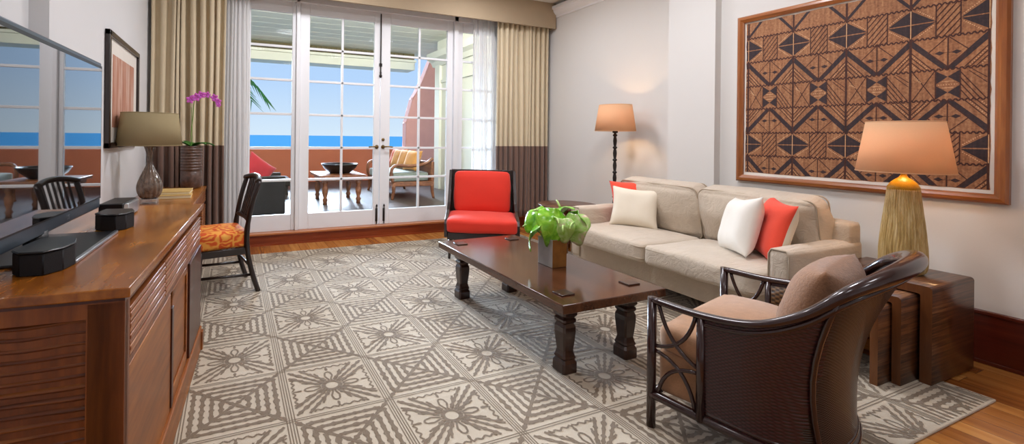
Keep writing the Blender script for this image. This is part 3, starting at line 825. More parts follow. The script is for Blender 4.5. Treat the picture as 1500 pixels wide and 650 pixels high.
def orchid(b, c, s_, rot_):
    for k in range(5):
        a = rot_+k*2*PI/5; d = Vector((math.cos(a), -.25, math.sin(a)))
        side = Vector((-math.sin(a), 0, math.cos(a))); cc = Vector(c)
        def f(u, v):
            w = s_*.75*math.sin(PI*(u*.85+.1))
            return cc+d*(u*s_)+side*((v-.5)*w)+Vector((0, -.006*math.sin(PI*u), 0))
        b.grid(f, 5, 3)
    b.lathe([(0, -.006), (.007, 0), (0, .008)], 8, (c[0], c[1]-.012, c[2]))
for c, s_ in (((.035, -.01, .90), .045), ((-.015, -.01, .875), .042), ((.08, -.01, .925), .042), ((.135, -.01, .93), .036), ((.20, -.01, .905), .04), ((.235, -.01, .865), .036), ((.24, -.02, .83), .026)):
    b = MB(); orchid(b, c, s_, random.uniform(0, 1)); b.build('blossom', M['pinkflower'], t, solid=.0015)

# ------------------------------------------------------------------ framed picture on left wall
yA, yB_, zA, zB = 3.66, 4.72, 1.195, 2.02
t = thing('framed_picture', 'dark framed picture with reddish streaks hung on the left wall', 'picture', (XL, 4.19, 1.19))
W2 = .53; HH = .83
b = MB()
for a in ((-W2, W2, 0, .04), (-W2, W2, HH-.04, HH)): b.box(.002, .035, a[0], a[1], a[2], a[3], .004)
for a in ((-W2, -W2+.04), (W2-.04, W2)): b.box(.002, .035, a[0], a[1], 0, HH, .004)
b.build('frame', M['dark_wood'], t)
b = MB(); b.box(.002, .015, -W2+.03, W2-.03, .03, HH-.03); b.build('mat_board', M['ivory'], t)
def mk_art():
    tt = NT('rust_streak_print'); v = tt.coord((1, 9, .7)); f = tt.noise(v, 1.6, 5, .6, 1.5)
    tt.bsdf(tt.ramp(f, [(.3, '9A5A46'), (.45, 'BA8068'), (.56, 'CB9E8A'), (.66, 'DCC4B6')]), .6); return tt.m
b = MB(); b.box(.015, .017, -W2+.16, W2-.16, .15, HH-.15); b.build('print', mk_art(), t)

# ------------------------------------------------------------------ DESK CHAIR (local -x is forward)
t = thing('side_chair', 'dark slat-back chair with orange scroll-print seat at the desk', 'chair', (-.04, 4.055, zr), R(10.8))
dw = M['dark_wood']
for sy in (-1, 1):
    b = MB(); b.tube(smooth_path([(.215, sy*.215, 0), (.165, sy*.215, .16), (.125, sy*.21, .36), (.125, sy*.21, .52), (.165, sy*.215, .74), (.215, sy*.22, .905)], 5), [.021]*10+[.024]*6+[.02]*10, 8, flat=1.3)
    b.build('leg', dw, t)
    b = MB(); b.tube([(-.235, sy*.2, 0), (-.225, sy*.205, .36)], [.017, .023], 8, flat=1.2); b.build('leg', dw, t)
b = MB()
b.box(-.25, .13, -.225, -.195, .315, .37, .005); b.box(-.25, .13, .195, .225, .315, .37, .005); b.box(-.25, -.22, -.22, .22, .315, .37, .005); b.box(.1, .13, -.22, .22, .315, .37, .005)
b.build('seat_frame', dw, t)
for sy in (-1, 1):
    b = MB(); b.tube([(-.23, sy*.2, .16), (.17, sy*.213, .14)], .011, 8); b.build('stretcher', dw, t)
b = MB(); b.tube([(-.23, -.2, .24), (-.23, .2, .24)], .011, 8); b.build('stretcher', dw, t)
b = MB(); b.tube([(.16, -.21, .2), (.16, .21, .2)], .011, 8); b.build('stretcher', dw, t)
b = MB(); b.tube(smooth_path([(.205, -.235, .90), (.235, -.12, .922), (.245, 0, .93), (.235, .12, .922), (.205, .235, .90)], 5), .023, 8, flat=1.0); b.build('crest_rail', dw, t)
b = MB(); b.tube(smooth_path([(.135, -.21, .585), (.15, 0, .585), (.135, .21, .585)], 5), .018, 8); b.build('lower_rail', dw, t)
for k in range(6):
    y_ = -.15+k*.06
    b = MB(); b.bar((.146, y_*.95, .585), (.236, y_, .915), .022, .011, .003, up=(1, 0, 0)); b.build('back_slat', dw, t)
b = MB(); box_cushion(b, .40, .43, .13, .035, .02, 12, (-.06, 0, .435)); b.build('seat_cushion', M['print'], t, weld=.0005)

# ------------------------------------------------------------------ COFFEE TABLE
t = thing('coffee_table', 'low dark wood coffee table with carved legs standing on the rug', 'table', (1.9475, 2.555, zr))
hx, hy = .3725, .745
b = MB(); b.box(-hx, hx, -hy, hy, .378, .428, .006); b.build('table_top', M['table_top'], t)
prof = [(.048, 0), (.05, .006), (.05, .055), (.040, .072), (.046, .082), (.041, .092), (.034, .12), (.038, .15), (.042, .19), (.045, .225), (.044, .25), (.036, .268), (.045, .28), (.045, .292), (.036, .30), (.05, .316), (.052, .38)]
for sx in (-1, 1):
    for sy in (-1, 1):
        b = MB(); b.sqlathe(prof, Matrix.Translation((sx*.225-.002, sy*.595, 0))); b.build('leg', M['table_leg'], t)
b = MB()
b.box(-.26, .26, -.645, -.625, .345, .38, .004); b.build('apron', M['table_leg'], t)
b = MB(); b.box(-.26, .26, .625, .645, .345, .38, .004)
b.build('apron', M['table_leg'], t)
for sx, sy in ((-1, -1), (1, -1), (-1, 1), (1, 1)):
    b = MB(); b.box(sx*.245-.045, sx*.245+.045, sy*.60-.04, sy*.60+.04, .4275, .436, .003); b.build('corner_block', M['table_leg'], t)

# vase
t = thing('square_vase', 'square pewter and bronze vase of green anthuriums on the coffee table', 'vase', (2.015, 2.43, .4405), R(0))
M['bronze'] = plain('patchy_bronze', '94652E', .3, .45, 16, .3, 30, Metallic=.25)
b = MB(); hw_, hd_, hv = .0585, .075, .185
o_ = [(-hw_, -hd_), (hw_, -hd_), (hw_, hd_), (-hw_, hd_)]
A = [b.b.verts.new((x, y_, 0)) for x, y_ in o_]; B = [b.b.verts.new((x*1.02, y_*1.02, hv)) for x, y_ in o_]
C_ = [b.b.verts.new((x*.93, y_*.93, hv)) for x, y_ in o_]; D_ = [b.b.verts.new((x*.93, y_*.93, .02)) for x, y_ in o_]
b._f(A[::-1]); b._f(D_)
for k in range(4):
    f = b._f([A[k], A[(k+1) % 4], B[(k+1) % 4], B[k]]); f.material_index = 1 if k in (0, 1) else 0
    b._f([B[k], B[(k+1) % 4], C_[(k+1) % 4], C_[k]]); b._f([C_[k], C_[(k+1) % 4], D_[(k+1) % 4], D_[k]])
o = b.build('vase_body', [M['leafpot'], M['bronze']], t)
md = o.modifiers.new('bev', 'BEVEL'); md.width = .004; md.segments = 2
# anthuriums
VC = Vector((2.015, 2.43, .4405))
def anthurium(tip_dir, tilt, size, off, label, m, h, roll=0):
    """spathe: heart-shaped, curled sheet. tip_dir heading (deg) of the tip, tilt down (deg)"""
    root = thing('anthurium', label, 'flower', (VC.x, VC.y, VC.z+.03), 0, 'anthuriums in the square vase')
    c = Vector((.777*off[0]-.63*off[1], -.63*off[0]-.777*off[1], off[2]))
    hd = R(tip_dir); td = R(tilt)
    d = Vector((math.cos(hd)*math.cos(td), math.sin(hd)*math.cos(td), -math.sin(td)))
    side = Vector((-math.sin(hd), math.cos(hd), 0)); side.rotate(Matrix.Rotation(R(roll), 3, d)); nrm = side.cross(d)*-1
    if nrm.z < 0 and abs(roll) < 90: nrm = -nrm
    b = MB()
    def f(u, v):
        a = 2*PI*u; r = v
        # heart outline
        x = math.cos(a); y_ = math.sin(a)
        rad = (1-.32*math.cos(a-PI)**9 if math.cos(a-PI) > 0 else 1)
        rad *= (.62+.38*abs(math.sin(a/2+PI/2))**.5) if False else 1
        tip = .42*max(0, math.cos(a))**4
        X_ = (x*(.85)+tip+.1)*r*rad; Y_ = y_*.92*r*rad*(1-.12*max(0, x))
        wav = .10*r*r*math.sin(3*a+size*40)+.06*r*r*math.sin(5*a+size*90)
        dome = -.42*X_*X_-.38*Y_*Y_+wav
        return c+d*(X_*size)+side*(Y_*size)+nrm*(dome*size)
    b.grid(f, 40, 9, closed_u=True)
    b.build('spathe', m, root, solid=.0025, weld=.0004)
    b = MB(); p0 = c+nrm*.004-d*size*.02
    b.tube(smooth_path([p0, p0+nrm*size*.35+d*size*.2, p0+nrm*size*.5+d*size*.5], 5), [.007]*8+[.005, .004, .002], 8); b.build('spadix', M['leaf_pale'], root)
    b = MB(); b.tube(smooth_path([(c.x*.12, c.y*.12, -.0), (c.x*.4, c.y*.4, max(.10, c.z*.6)), tuple(c-nrm*.003)], 6), .0045, 8); b.build('stem', M['stem'], root)
# offsets: (to the right, towards the viewer, up)
anthurium(160, 48, .105, (-.12, .03, .225), 'green anthurium drooping lowest, at the left of the vase', M['leaf'], 0, 25)
anthurium(175, 30, .10, (-.085, .02, .32), 'green anthurium rounded at the upper left of the bunch', M['leaf'], 0, -25)
anthurium(236, 62, .125, (.01, .07, .30), 'green anthurium with large leaf folded over the vase front', M['leaf'], 0, -18)
anthurium(215, 76, .105, (.135, .06, .275), 'pale green and pink anthurium hanging at the right front', M['leaf_pale'], 0, 12)
anthurium(-30, 62, .10, (.175, -.0, .30), 'bright green anthurium at the far right of the bunch', M['leaf'], 0, -20)
anthurium(250, 80, .085, (.065, .09, .255), 'pink-throated anthurium low over the vase front', M['leaf_pale'], 0, 24)
anthurium(60, 5, .10, (.05, -.06, .35), 'green anthurium standing at the back of the bunch', M['leaf'], 0, -20)

# ------------------------------------------------------------------ SOFA (local x = along wall from near end, y = depth)
# world: near end y=1.63, front x=3.06, back x=3.93
t = thing('sofa', 'oatmeal two-seat sofa against the right wall under the framed barkcloth', 'sofa', (3.475, 2.52, 0))
SY = .93; FX = -.40; BX = .43     # half length, front and back
sf = M['sofa']
b = MB()
box_cushion(b, .80, 1.84, .20, .02, 0, 10, (.02, 0, .245), .002)
b.build('base', sf, t, weld=.0005)
for sy in (-1, 1):
    b = MB(); box_cushion(b, .82, .13, .47, .035, .006, 12, (.02, sy*(SY-.065), .40), .002, sy); b.build('arm', sf, t, weld=.0005)
    b = MB()
    x0_ = FX+.012; yy = sy*(SY-.065)
    pts = [(x0_, yy-.055, .17), (x0_, yy-.055, .60), (x0_, yy-.04, .63), (x0_, yy+.04, .63), (x0_, yy+.055, .60), (x0_, yy+.055, .17)]
    b.tube(pts, .005, 6)
    b.build('arm_piping', M['piping'], t)
b = MB(); box_cushion(b, .16, 1.84, .62, .04, .006, 12, (.35, 0, .455), .002); b.build('back_frame', sf, t, weld=.0005)
for k, yc in enumerate((-.41, .405)):
    b = MB(); box_cushion(b, .70, .80, .15, .045, .022, 16, (-.17, yc, .405), .005, k+2)
    c_ = b.build('seat_cushion', sf, t, weld=.0005)
    b = MB(); b.tube(ring_pts(.695, .795, .04, .045, (-.17, yc, .405)), .0055, 6, True); b.tube(ring_pts(.695, .795, .04, -.045, (-.17, yc, .405)), .0055, 6, True); b.build('piping', M['piping'], c_)
def backcush(yc, w, seed):
    b = MB(); box_cushion(b, w, .46, .20, .07, .04, 22, (0, 0, 0), .014, seed)
    # local: width x, height y, thickness z -> stand it up
    Mx = Matrix.Translation((.245, yc, .685)) @ Matrix.Rotation(R(-12), 4, 'Y') @ Matrix(((0, 0, -1, 0), (1, 0, 0, 0), (0, 1, 0, 0), (0, 0, 0, 1)))
    bmesh.ops.transform(b.b, matrix=Mx, verts=b.b.verts)
    c_ = b.build('back_cushion', sf, t, weld=.0005)
    for zz in (.072, -.072):
        b = MB(); b.tube(ring_pts(w-.01, .45, .05, zz), .005, 6, True); bmesh.ops.transform(b.b, matrix=Mx, verts=b.b.verts); b.build('piping', M['piping'], c_)
backcush(-.40, .82, 11); backcush(.42, .80, 17)
for sx in (-.3, .33):
    for sy in (-.82, .82):
        b = MB(); b.tube([(sx, sy, .0 if sx > .1 else zr), (sx, sy, .16)], [.02, .03], 8); b.build('leg', M['dark_wood'], t)

# throw pillows
def pillow(loc, heading, lean, roll, w, h, tk, m, label, seed, back=None, grp=None):
    o = thing('throw_pillow', label, 'pillow', loc, 0, grp)
    o.rotation_mode = 'XYZ'
    Mx = Matrix.Rotation(R(heading), 4, 'Z') @ Matrix.Rotation(R(-lean), 4, 'X') @ Matrix.Rotation(R(roll), 4, 'Y')
    o.rotation_euler = Mx.to_euler()
    b = MB(); pillow_mesh(b, w, h, tk, seed=seed)
    if back:
        for f in b.b.faces:
            if f.calc_center_median().y > .0: f.material_index = 1
    b.build('pillow_cover', [m, back or m], o, weld=.0005)
    return o
# heading: pillow's flat face (-y local) faces towards heading-90deg direction
pillow((3.57, 3.085, .48), -46, 14, -4, .46, .43, .13, M['coral'], 'coral pillow at the far arm of the sofa behind an ivory one', 1)
pillow((3.40, 3.00, .478), -52, 20, 3, .41, .385, .14, M['cream'], 'ivory pillow leaning on a coral one at the far end of the sofa', 2)
pillow((3.33, 2.08, .478), -129, 16, -8, .43, .43, .15, M['ivory'], 'white pillow beside a coral one at the near end of the sofa', 3)
pillow((3.42, 1.93, .478), -132, 15, 3, .43, .43, .13, M['coral'], 'coral pillow with cream back at the near arm of the sofa', 4, M['cream'])

# ------------------------------------------------------------------ ROUND END TABLE
t = thing('round_side_table', 'round two-tier brown end table behind the far arm of the sofa', 'table', (3.52, 3.98, 0))
b = MB(); b.lathe([(0, .52), (.30, .52), (.325, .528), (.33, .54), (.325, .55), (0, .55)], 48); b.build('table_top', M['nest'], t)
b = MB(); b.lathe([(0, .36), (.24, .36), (.245, .37), (.24, .38), (0, .38)], 40); b.build('shelf', M['nest'], t)
for k in range(4):
    a = R(45+90*k); b = MB(); b.tube([(.26*math.cos(a), .26*math.sin(a), .0 if math.cos(a) > 0 else zr+.002), (.24*math.cos(a), .24*math.sin(a), .525)], [.016, .022], 8); b.build('leg', M['nest_edge'], t)
b = MB()
for k in range(2):
    a = R(45+90*k); b.tube([(.25*math.cos(a), .25*math.sin(a), .12), (-.25*math.cos(a), -.25*math.sin(a), .12)], .01, 8)
b.build('stretcher', M['nest_edge'], t)

# ------------------------------------------------------------------ FLOOR LAMP
FLx, FLy = 4.02, 3.80
t = thing('floor_lamp', 'floor lamp with dark turned pole and peach shade in the far corner', 'lamp', (FLx, FLy, 0))
b = MB(); b.lathe([(0, 0), (.14, 0), (.14, .015), (.1, .03), (.05, .04), (.03, .08), (.02, .1)], 32)
b.build('base', M['iron'], t)
pp = [(.02, .1)]
z = .1; rs = random.Random(2)
while z < 1.28:
    pp += [(.016, z+.01), (.019, z+.03), (.021, z+.055), (.017, z+.085), (.013, z+.10), (.024, z+.112), (.024, z+.122), (.013, z+.132)]; z += .14
pp += [(.012, 1.36), (.03, 1.365), (.028, 1.385), (.01, 1.40), (.0, 1.41)]
b = MB(); b.lathe(pp, 16); b.build('pole', M['iron'], t)
b = MB(); b.tube([(0, 0, 1.4), (0, 0, 1.67)], .004, 8); b.build('shade_support', M['brass'], t)
shade(t, .215, .172, 1.385, 1.68, M['shade_warm'])
b = MB(); b.lathe([(0, 1.47), (.02, 1.48), (.032, 1.52), (.02, 1.56), (0, 1.57)], 16)
def emis(name, c, s):
    tt = NT(name); e = tt.n('ShaderNodeEmission'); e.inputs[0].default_value = lin(c); e.inputs[1].default_value = s; tt.l(e.outputs[0], tt.out.inputs[0]); return tt.m
M['bulb'] = emis('lit_bulb', 'FFD9A8', 8)
b.build('bulb', M['bulb'], t)

# ------------------------------------------------------------------ NEST OF TABLES (waterfall shapes, open towards -x)
def nest(x0, x1, y0, y1, h, tk, label, z0):
    t = thing('nesting_table', label, 'table', ((x0+x1)/2, (y0+y1)/2, z0), 0, 'nest of three waterfall side tables')
    w, d = (x1-x0)/2, (y1-y0)/2; h -= z0
    def arch(r, dd, hh):
        pts = [(-dd, 0)]
        for k in range(7): a = R(180-15*k); pts.append((-dd+r+r*math.cos(a), hh-r+r*math.sin(a)))
        for k in range(7): a = R(90-15*k); pts.append((dd-r+r*math.cos(a), hh-r+r*math.sin(a)))
        pts.append((dd, 0)); return pts
    ou = arch(.018, d, h); inn = arch(.01, d-tk, h-tk)
    b = MB()
    N = len(ou)
    V = {}
    for si, x in enumerate((-w, w)):
        V[si, 'o'] = [b.b.verts.new((x, p, q)) for p, q in ou]; V[si, 'i'] = [b.b.verts.new((x, p, q)) for p, q in inn]
    for k in range(N-1):
        b._f([V[0, 'o'][k], V[0, 'o'][k+1], V[1, 'o'][k+1], V[1, 'o'][k]], True); b._f([V[0, 'i'][k], V[0, 'i'][k+1], V[1, 'i'][k+1], V[1, 'i'][k]], True)
    b.mi = 1
    for si in (0, 1):
        for k in range(N-1): b._f([V[si, 'o'][k], V[si, 'o'][k+1], V[si, 'i'][k+1], V[si, 'i'][k]])
    for k in (0, N-1): b._f([V[0, 'o'][k], V[1, 'o'][k], V[1, 'i'][k], V[0, 'i'][k]])
    b.build('table_body', [M['nest'], M['nest_edge']], t)
    return t
nest(3.425, 3.925, 1.12, 1.60, .53, .045, 'largest of the nested tables, carrying the yellow ribbed lamp', zr)
nest(3.265, 3.72, 1.18, 1.54, .477, .035, 'middle-sized nested table half pulled out of the largest', zr)
nest(3.15, 3.55, 1.225, 1.495, .428, .032, 'smallest nested table, furthest pulled out towards the armchair', zr)

# yellow lamp
t = thing('table_lamp', 'straw-yellow ribbed ceramic lamp with cream shade on the nested tables', 'lamp', (3.69, 1.33, .53))
prof = [(.082, 0), (.095, .02), (.1, .06), (.099, .14), (.092, .24), (.082, .34), (.073, .43), (.068, .49)]
P2 = smooth_path([(r, 0, z) for r, z in prof], 5)
b = MB(); b.lathe([(p.x, p.z) for p in P2], 220, ripple=lambda a, z: .03*math.sin(a*44+1.2*math.sin(z*16)+.8*math.sin(a*5+z*30)))
b.build('ribbed_body', M['straw'], t)
b = MB(); b.lathe([(.0685, .488), (.066, .505), (.052, .53), (.034, .548), (.02, .558), (.012, .575), (.012, .60), (0, .60)], 120, ripple=lambda a, z: .02*math.sin(a*44)); b.build('amber_shoulder', M['straw_top'], t)
b = MB(); b.tube([(0, 0, .6), (0, 0, .88)], .004, 8); b.lathe([(0, .6), (.017, .6), (.017, .65), (0, .65)], 12); b.build('lamp_stem', M['brass'], t)
shade(t, .206, .162, .592, .888, M['shade_warm'])
b = MB(); b.lathe([(0, .66), (.02, .67), (.03, .71), (.02, .75), (0, .76)], 16); b.build('bulb', M['bulb'], t)

# ------------------------------------------------------------------ RED LOUNGE CHAIR
t = thing('lounge_chair', 'low dark-framed lounge chair with scarlet cushions by the doors', 'chair', (2.406+.515*.36, 4.004+.857*.36, 0), R(-31))
# local: x right, y back; front at y=-.36
b = MB(); b.box(-.36, .36, -.35, .36, .215, .295, .01); b.build('seat_frame', M['dark_wood'], t)
for sx in (-1, 1):
    b = MB(); b.tube([(sx*.335, -.335, zr+.002), (sx*.325, -.31, .22)], [.014, .024], 8); b.build('leg', M['dark_wood'], t)
    b = MB(); b.tube([(sx*.32, .44, zr+.002), (sx*.325, .33, .24)], [.015, .026], 8); b.build('leg', M['dark_wood'], t)
    b = MB()
    cv = smooth_path([(-.355, .27), (-.345, .40), (-.28, .44), (-.15, .47), (0, .52), (.14, .61), (.24, .74), (.33, .90)], 4)
    pts = [(p.x, p.y) for p in [Vector((a, c, 0)) for a, c in [(q[0], q[1]) for q in cv]]] if False else None
    cv = [Vector((a, c, 0)) for a, c in ((-.355, .24), (-.355, .38), (-.30, .425), (-.15, .445), (-.02, .48), (.10, .55), (.20, .68), (.28, .80), (.345, .90), (.40, .90), (.36, .6), (.34, .24))]
    b.prism([(v.x, v.y) for v in cv], -.016, .016, Matrix(((0, 0, 1, sx*.375), (1, 0, 0, 0), (0, 1, 0, 0), (0, 0, 0, 1))), .004)
    b.build('side_panel', M['dark_wood'], t)
b = MB(); b.bar((0, .355, .28), (0, .41, .905), .74, .03, .006, up=(0, 1, 0)); b.build('back_frame', M['dark_wood'], t)
b = MB(); box_cushion(b, .735, .62, .14, .05, .02, 14, (0, -.075, .365), .004, 3); b.build('seat_cushion', M['red'], t, weld=.0005)
b = MB(); box_cushion(b, .64, .47, .14, .05, .03, 14, (0, 0, 0), .005, 5)
bmesh.ops.transform(b.b, matrix=Matrix.Translation((0, .265, .655)) @ Matrix.Rotation(R(90-12), 4, 'X'), verts=b.b.verts); b.build('back_cushion', M['red'], t, weld=.0005)

# ------------------------------------------------------------------ RATTAN ARMCHAIR (foreground)
# local: x right (lx), y back (lb)
angA = math.atan2(.235, .972)
t = thing('rattan_armchair', 'oxblood rattan barrel armchair with woven sides in the foreground', 'armchair', (2.145, 1.53, zr), 0)
# use a proper rotation: local x = left-hand side mirrored -> local x' = -lx, y' = lb
t.rotation_euler = (0, 0, angA+PI)
def A_(lx, lb, z): return (-lx, lb, z-zr)
rp = M['rattan_pole']
top = [(-.405, 0, .58), (-.41, .2, .575), (-.405, .38, .60), (-.385, .52, .675), (-.35, .63, .78), (-.22, .71, .835), (0, .74, .85), (.22, .71, .835), (.35, .63, .78), (.385, .52, .675), (.405, .38, .60), (.41, .2, .575), (.405, 0, .58)]
topS = smooth_path([A_(*p) for p in top], 6)
bot = [(-.405, 0, .16), (-.40, .2, .15), (-.365, .38, .13), (-.30, .50, .11), (-.22, .555, .10), (-.11, .58, .10), (0, .588, .10), (.11, .58, .10), (.22, .555, .10), (.30, .50, .11), (.365, .38, .13), (.40, .2, .15), (.405, 0, .16)]
botS = smooth_path([A_(*p) for p in bot], 6)
NT_ = len(topS)
# arm/top rail: round pole with a second thinner pole beneath, widening to a scroll over the back
rad = []
for i in range(NT_):
    u = i/(NT_-1); k = math.exp(-((u-.5)/.17)**2); rad.append(.019+.022*k)
b = MB(); b.tube(topS, rad, 14, flat=.8); b.build('top_rail', rp, t)
b = MB(); b.tube([Vector(p)+Vector((0, 0, -.034)) for p in topS[6:-6]], .011, 10); b.build('lower_top_rail', rp, t)
b = MB(); b.tube([Vector(p)+Vector((0, 0, 0)) for p in botS], .020, 10); b.tube([Vector(p)+Vector((0, 0, .03)) for p in botS[6:-6]], .010, 8); b.build('base_rail', rp, t)
# woven body between post (index 6) and mirror
i0, i1 = 6, NT_-7
def body(side):
    b = MB()
    def f(u, v):
        i = i0+u*(i1-i0); k = int(min(i, i1-1)); fr = i-k
        a = Vector(topS[k]).lerp(Vector(topS[k+1]), fr); c = Vector(botS[k]).lerp(Vector(botS[k+1]), fr)
        p = c.lerp(a, v)
        # flare of the back: bow outwards towards the top
        mid = abs(u-.5)*2
        bow = -.06*math.sin(PI*v)*(1-mid**2)
        p.y += bow
        return p
    V = b.grid(f, 72, 14)
    for fc in b.b.faces:
        cx = fc.calc_center_median()
        fc.material_index = 0
    return b, V
b, V = body(0)
for fc in b.b.faces:
    c_ = fc.calc_center_median(); fc.material_index = 1 if (c_.y > .50-.0*(c_.z) and abs(c_.x) < .375 and c_.y-.18*c_.z > .465) else 0
b.build('woven_shell', [M['weave'], M['weave_brown']], t, solid=.012)
# seams where side meets back
for sgn in (-1, 1):
    iu = i0+3*6 if sgn < 0 else i1-3*6
    iu = 22 if sgn < 0 else NT_-1-22
    a, c = Vector(topS[iu]), Vector(botS[iu])
    pts = []
    for k in range(9):
        v = k/8; p = c.lerp(a, v); u_ = (iu-i0)/(i1-i0); mid = abs(u_-.5)*2
        p.y += -.06*math.sin(PI*v)*(1-mid**2); o2 = Vector((p.x, p.y-.1, 0)).normalized()*.012; pts.append(p+Vector((o2.x, o2.y, 0)))
    b = MB(); b.tube(pts, .010, 8); b.build('seam_pole', rp, t)
# posts and legs
for sx in (-1, 1):
    b = MB(); b.tube([A_(sx*.405, 0, zr), A_(sx*.405, 0, .59)], .019, 12); b.build('leg', rp, t)
    b = MB(); b.tube([A_(sx*.41, .2, .14), A_(sx*.41, .2, .575)], .016, 12); b.build('post', rp, t)
    b = MB(); b.tube([A_(sx*.27, .48, zr), A_(sx*.28, .47, .12)], .02, 10); b.build('leg', rp, t)
    # arched fretwork
    X_ = sx*.407
    def arc(p, q, m, n=10):
        out = []
        for k in range(n+1):
            s_ = k/n; out.append(A_(X_, p[0]*(1-s_)**2+2*m[0]*s_*(1-s_)+q[0]*s_*s_, p[1]*(1-s_)**2+2*m[1]*s_*(1-s_)+q[1]*s_*s_))
        return out
    b = MB()
    b.tube(arc((.03, .57), (.19, .35), (.07, .40)), .0085, 8)
    b.tube(arc((.18, .57), (.015, .38), (.15, .40)), .0085, 8)
    b.tube(arc((.015, .36), (.18, .17), (.15, .34)), .0085, 8)
    b.tube(arc((.19, .33), (.03, .17), (.05, .32)), .0085, 8)
    b.build('fretwork', rp, t)
b = MB(); b.tube([A_(-.405, 0, .155), A_(.405, 0, .155)], .018, 10); b.build('front_rail', rp, t)
# inner lining of the shell (caramel cane) along the right side
b = MB(); b.grid(lambda u, v: A_(.392-.0*u, .215+.25*u, .20+(.35+.02*u)*v), 8, 6); b.build('inner_cane_panel', M['cane_stripe'], t, solid=.004)
# seat
def taper(b, top_):
    for v in b.b.verts:
        lb = max(0, v.co.y)/.56
        v.co.x *= 1-(.36 if not top_ else .27)*max(0, lb-.25)**1.6/.75**1.6
b = MB(); box_cushion(b, .76, .50, .19, .03, .0, 14, A_(0, .262, .265), .002, 2); taper(b, 0); b.build('seat_base', M['tan'], t, weld=.0005)
b = MB(); box_cushion(b, .77, .52, .12, .05, .03, 16, A_(0, .27, .41), .004, 7); taper(b, 1); b.build('seat_cushion', M['tan'], t, weld=.0005)
# loose back pillow
o = thing('back_pillow', 'brown chenille pillow against the back of the rattan armchair', 'pillow', (0, 0, 0))
Mx = Matrix.Translation((2.145+.43*.235, 1.53-.43*.972, .462)) @ Matrix.Rotation(angA+PI, 4, 'Z') @ Matrix.Rotation(R(-19), 4, 'X')
o.location = Mx.translation; o.rotation_euler = Mx.to_euler()
b = MB(); pillow_mesh(b, .50, .37, .18, seed=9, pinch=.03); b.build('pillow_cover', M['tan_back'], o, weld=.0005)

# ------------------------------------------------------------------ FRAMED TAPA
t = thing('framed_barkcloth', 'large wood-framed brown and black geometric barkcloth on the right wall', 'picture', (XR, 1.79, .945))
# local: s = +y is far end ; use coordinates: y local = Y-1.79, z local = Z-.945 ; panel faces -x
HWp = .745; HP = 1.425; FW = .055
b = MB()
prf = [(0, -.002), (0, -.03), (.012, -.042), (.03, -.045), (.045, -.034), (.055, -.03), (.055, -.002)]
def fr_side(b, p0, p1, inn, ):
    pass
oc = [(-HWp, 0), (HWp, 0), (HWp, HP), (-HWp, HP)]; ic_dir = [(1, 1), (-1, 1), (-1, -1), (1, -1)]
rings = []
for d_, x_ in prf:
    rings.append([b.b.verts.new((x_, p[0]+q[0]*d_, p[1]+q[1]*d_)) for p, q in zip(oc, ic_dir)])
for A, B in zip(rings, rings[1:]):
    for k in range(4):
        f = b._f([A[k], A[(k+1) % 4], B[(k+1) % 4], B[k]])
        f.material_index = 0 if k in (0, 2) else 1
b.build('frame', [M['frame_wood'], M['frame_woodZ']], t)
b = MB(); b.box(-.012, -.002, -HWp+FW-.005, HWp-FW+.005, FW-.005, HP-FW+.005); b.build('mat_board', M['ivory'], t)
b = MB()
Sx = -.0125; lay = [0]
PY0, PY1, PZ0, PZ1 = -HWp+FW+.02, HWp-FW-.012, FW+.022, HP-FW-.012
rt = random.Random(3)
# irregular edged ground
gp = []
def edge(a, c, n=26):
    for k in range(n): s_ = k/n; gp.append((a[0]+(c[0]-a[0])*s_+rt.uniform(-.003, .003), a[1]+(c[1]-a[1])*s_+rt.uniform(-.003, .003)))
edge((PY0, PZ0), (PY1, PZ0)); edge((PY1, PZ0), (PY1, PZ1)); edge((PY1, PZ1), (PY0, PZ1)); edge((PY0, PZ1), (PY0, PZ0))
b.poly([(Sx-.001, p, q) for p, q in gp])
def clip_poly(pts):
    def cl(pts, ins, inter):
        out = []
        for i in range(len(pts)):
            a, c = pts[i-1], pts[i]
            if ins(c):
                if not ins(a): out.append(inter(a, c))
                out.append(c)
            elif ins(a): out.append(inter(a, c))
        return out
    e = .003
    for ax, v, sg in ((0, PY0+e, 1), (0, PY1-e, -1), (1, PZ0+e, 1), (1, PZ1-e, -1)):
        if not pts: return []
        pts = cl(pts, lambda p: (p[ax]-v)*sg >= 0, lambda a, c: tuple(a[i]+(c[i]-a[i])*((v-a[ax])/(c[ax]-a[ax])) for i in (0, 1)))
    return pts
def tp(pts, mi, layer=1):
    pts = clip_poly(pts)
    if len(pts) < 3: return
    lay[0] += 1
    b.mi = mi; b.poly([(Sx-.001-.0004*layer-.0000015*(lay[0] % 150), p, q) for p, q in pts])
def tl(p, q, w, mi=2, layer=2):
    d = Vector(q)-Vector(p)
    if d.length < 1e-6: return
    d.normalize(); n_ = Vector((-d.y, d.x))*w/2; p, q = Vector(p), Vector(q)
    tp([tuple(p+n_), tuple(q+n_), tuple(q-n_), tuple(p-n_)], mi, layer)
def zig(y0, y1, z, amp=.008, per=.024, w=.008):
    n_ = int((y1-y0)/per); 
    for k in range(n_*2):
        a = y0+(y1-y0)*k/(n_*2); c = y0+(y1-y0)*(k+1)/(n_*2)
        tl((a, z+(amp if k % 2 else -amp)), (c, z+(-amp if k % 2 else amp)), w, 2)
def dots(p, q, n_, r=.004, mi=3):
    for k in range(n_):
        s_ = (k+.5)/n_; y_, z_ = p[0]+(q[0]-p[0])*s_, p[1]+(q[1]-p[1])*s_
        tp([(y_+r, z_), (y_, z_+r), (y_-r, z_), (y_, z_-r)], mi, 2)
zs = [2.169, 1.962, 1.757, 1.563, 1.361, 1.168]; zs = [z-.945 for z in zs]
cols_ = [y-1.79 for y in (2.78, 2.451, 2.119, 1.787, 1.457, 1.125, .80)]
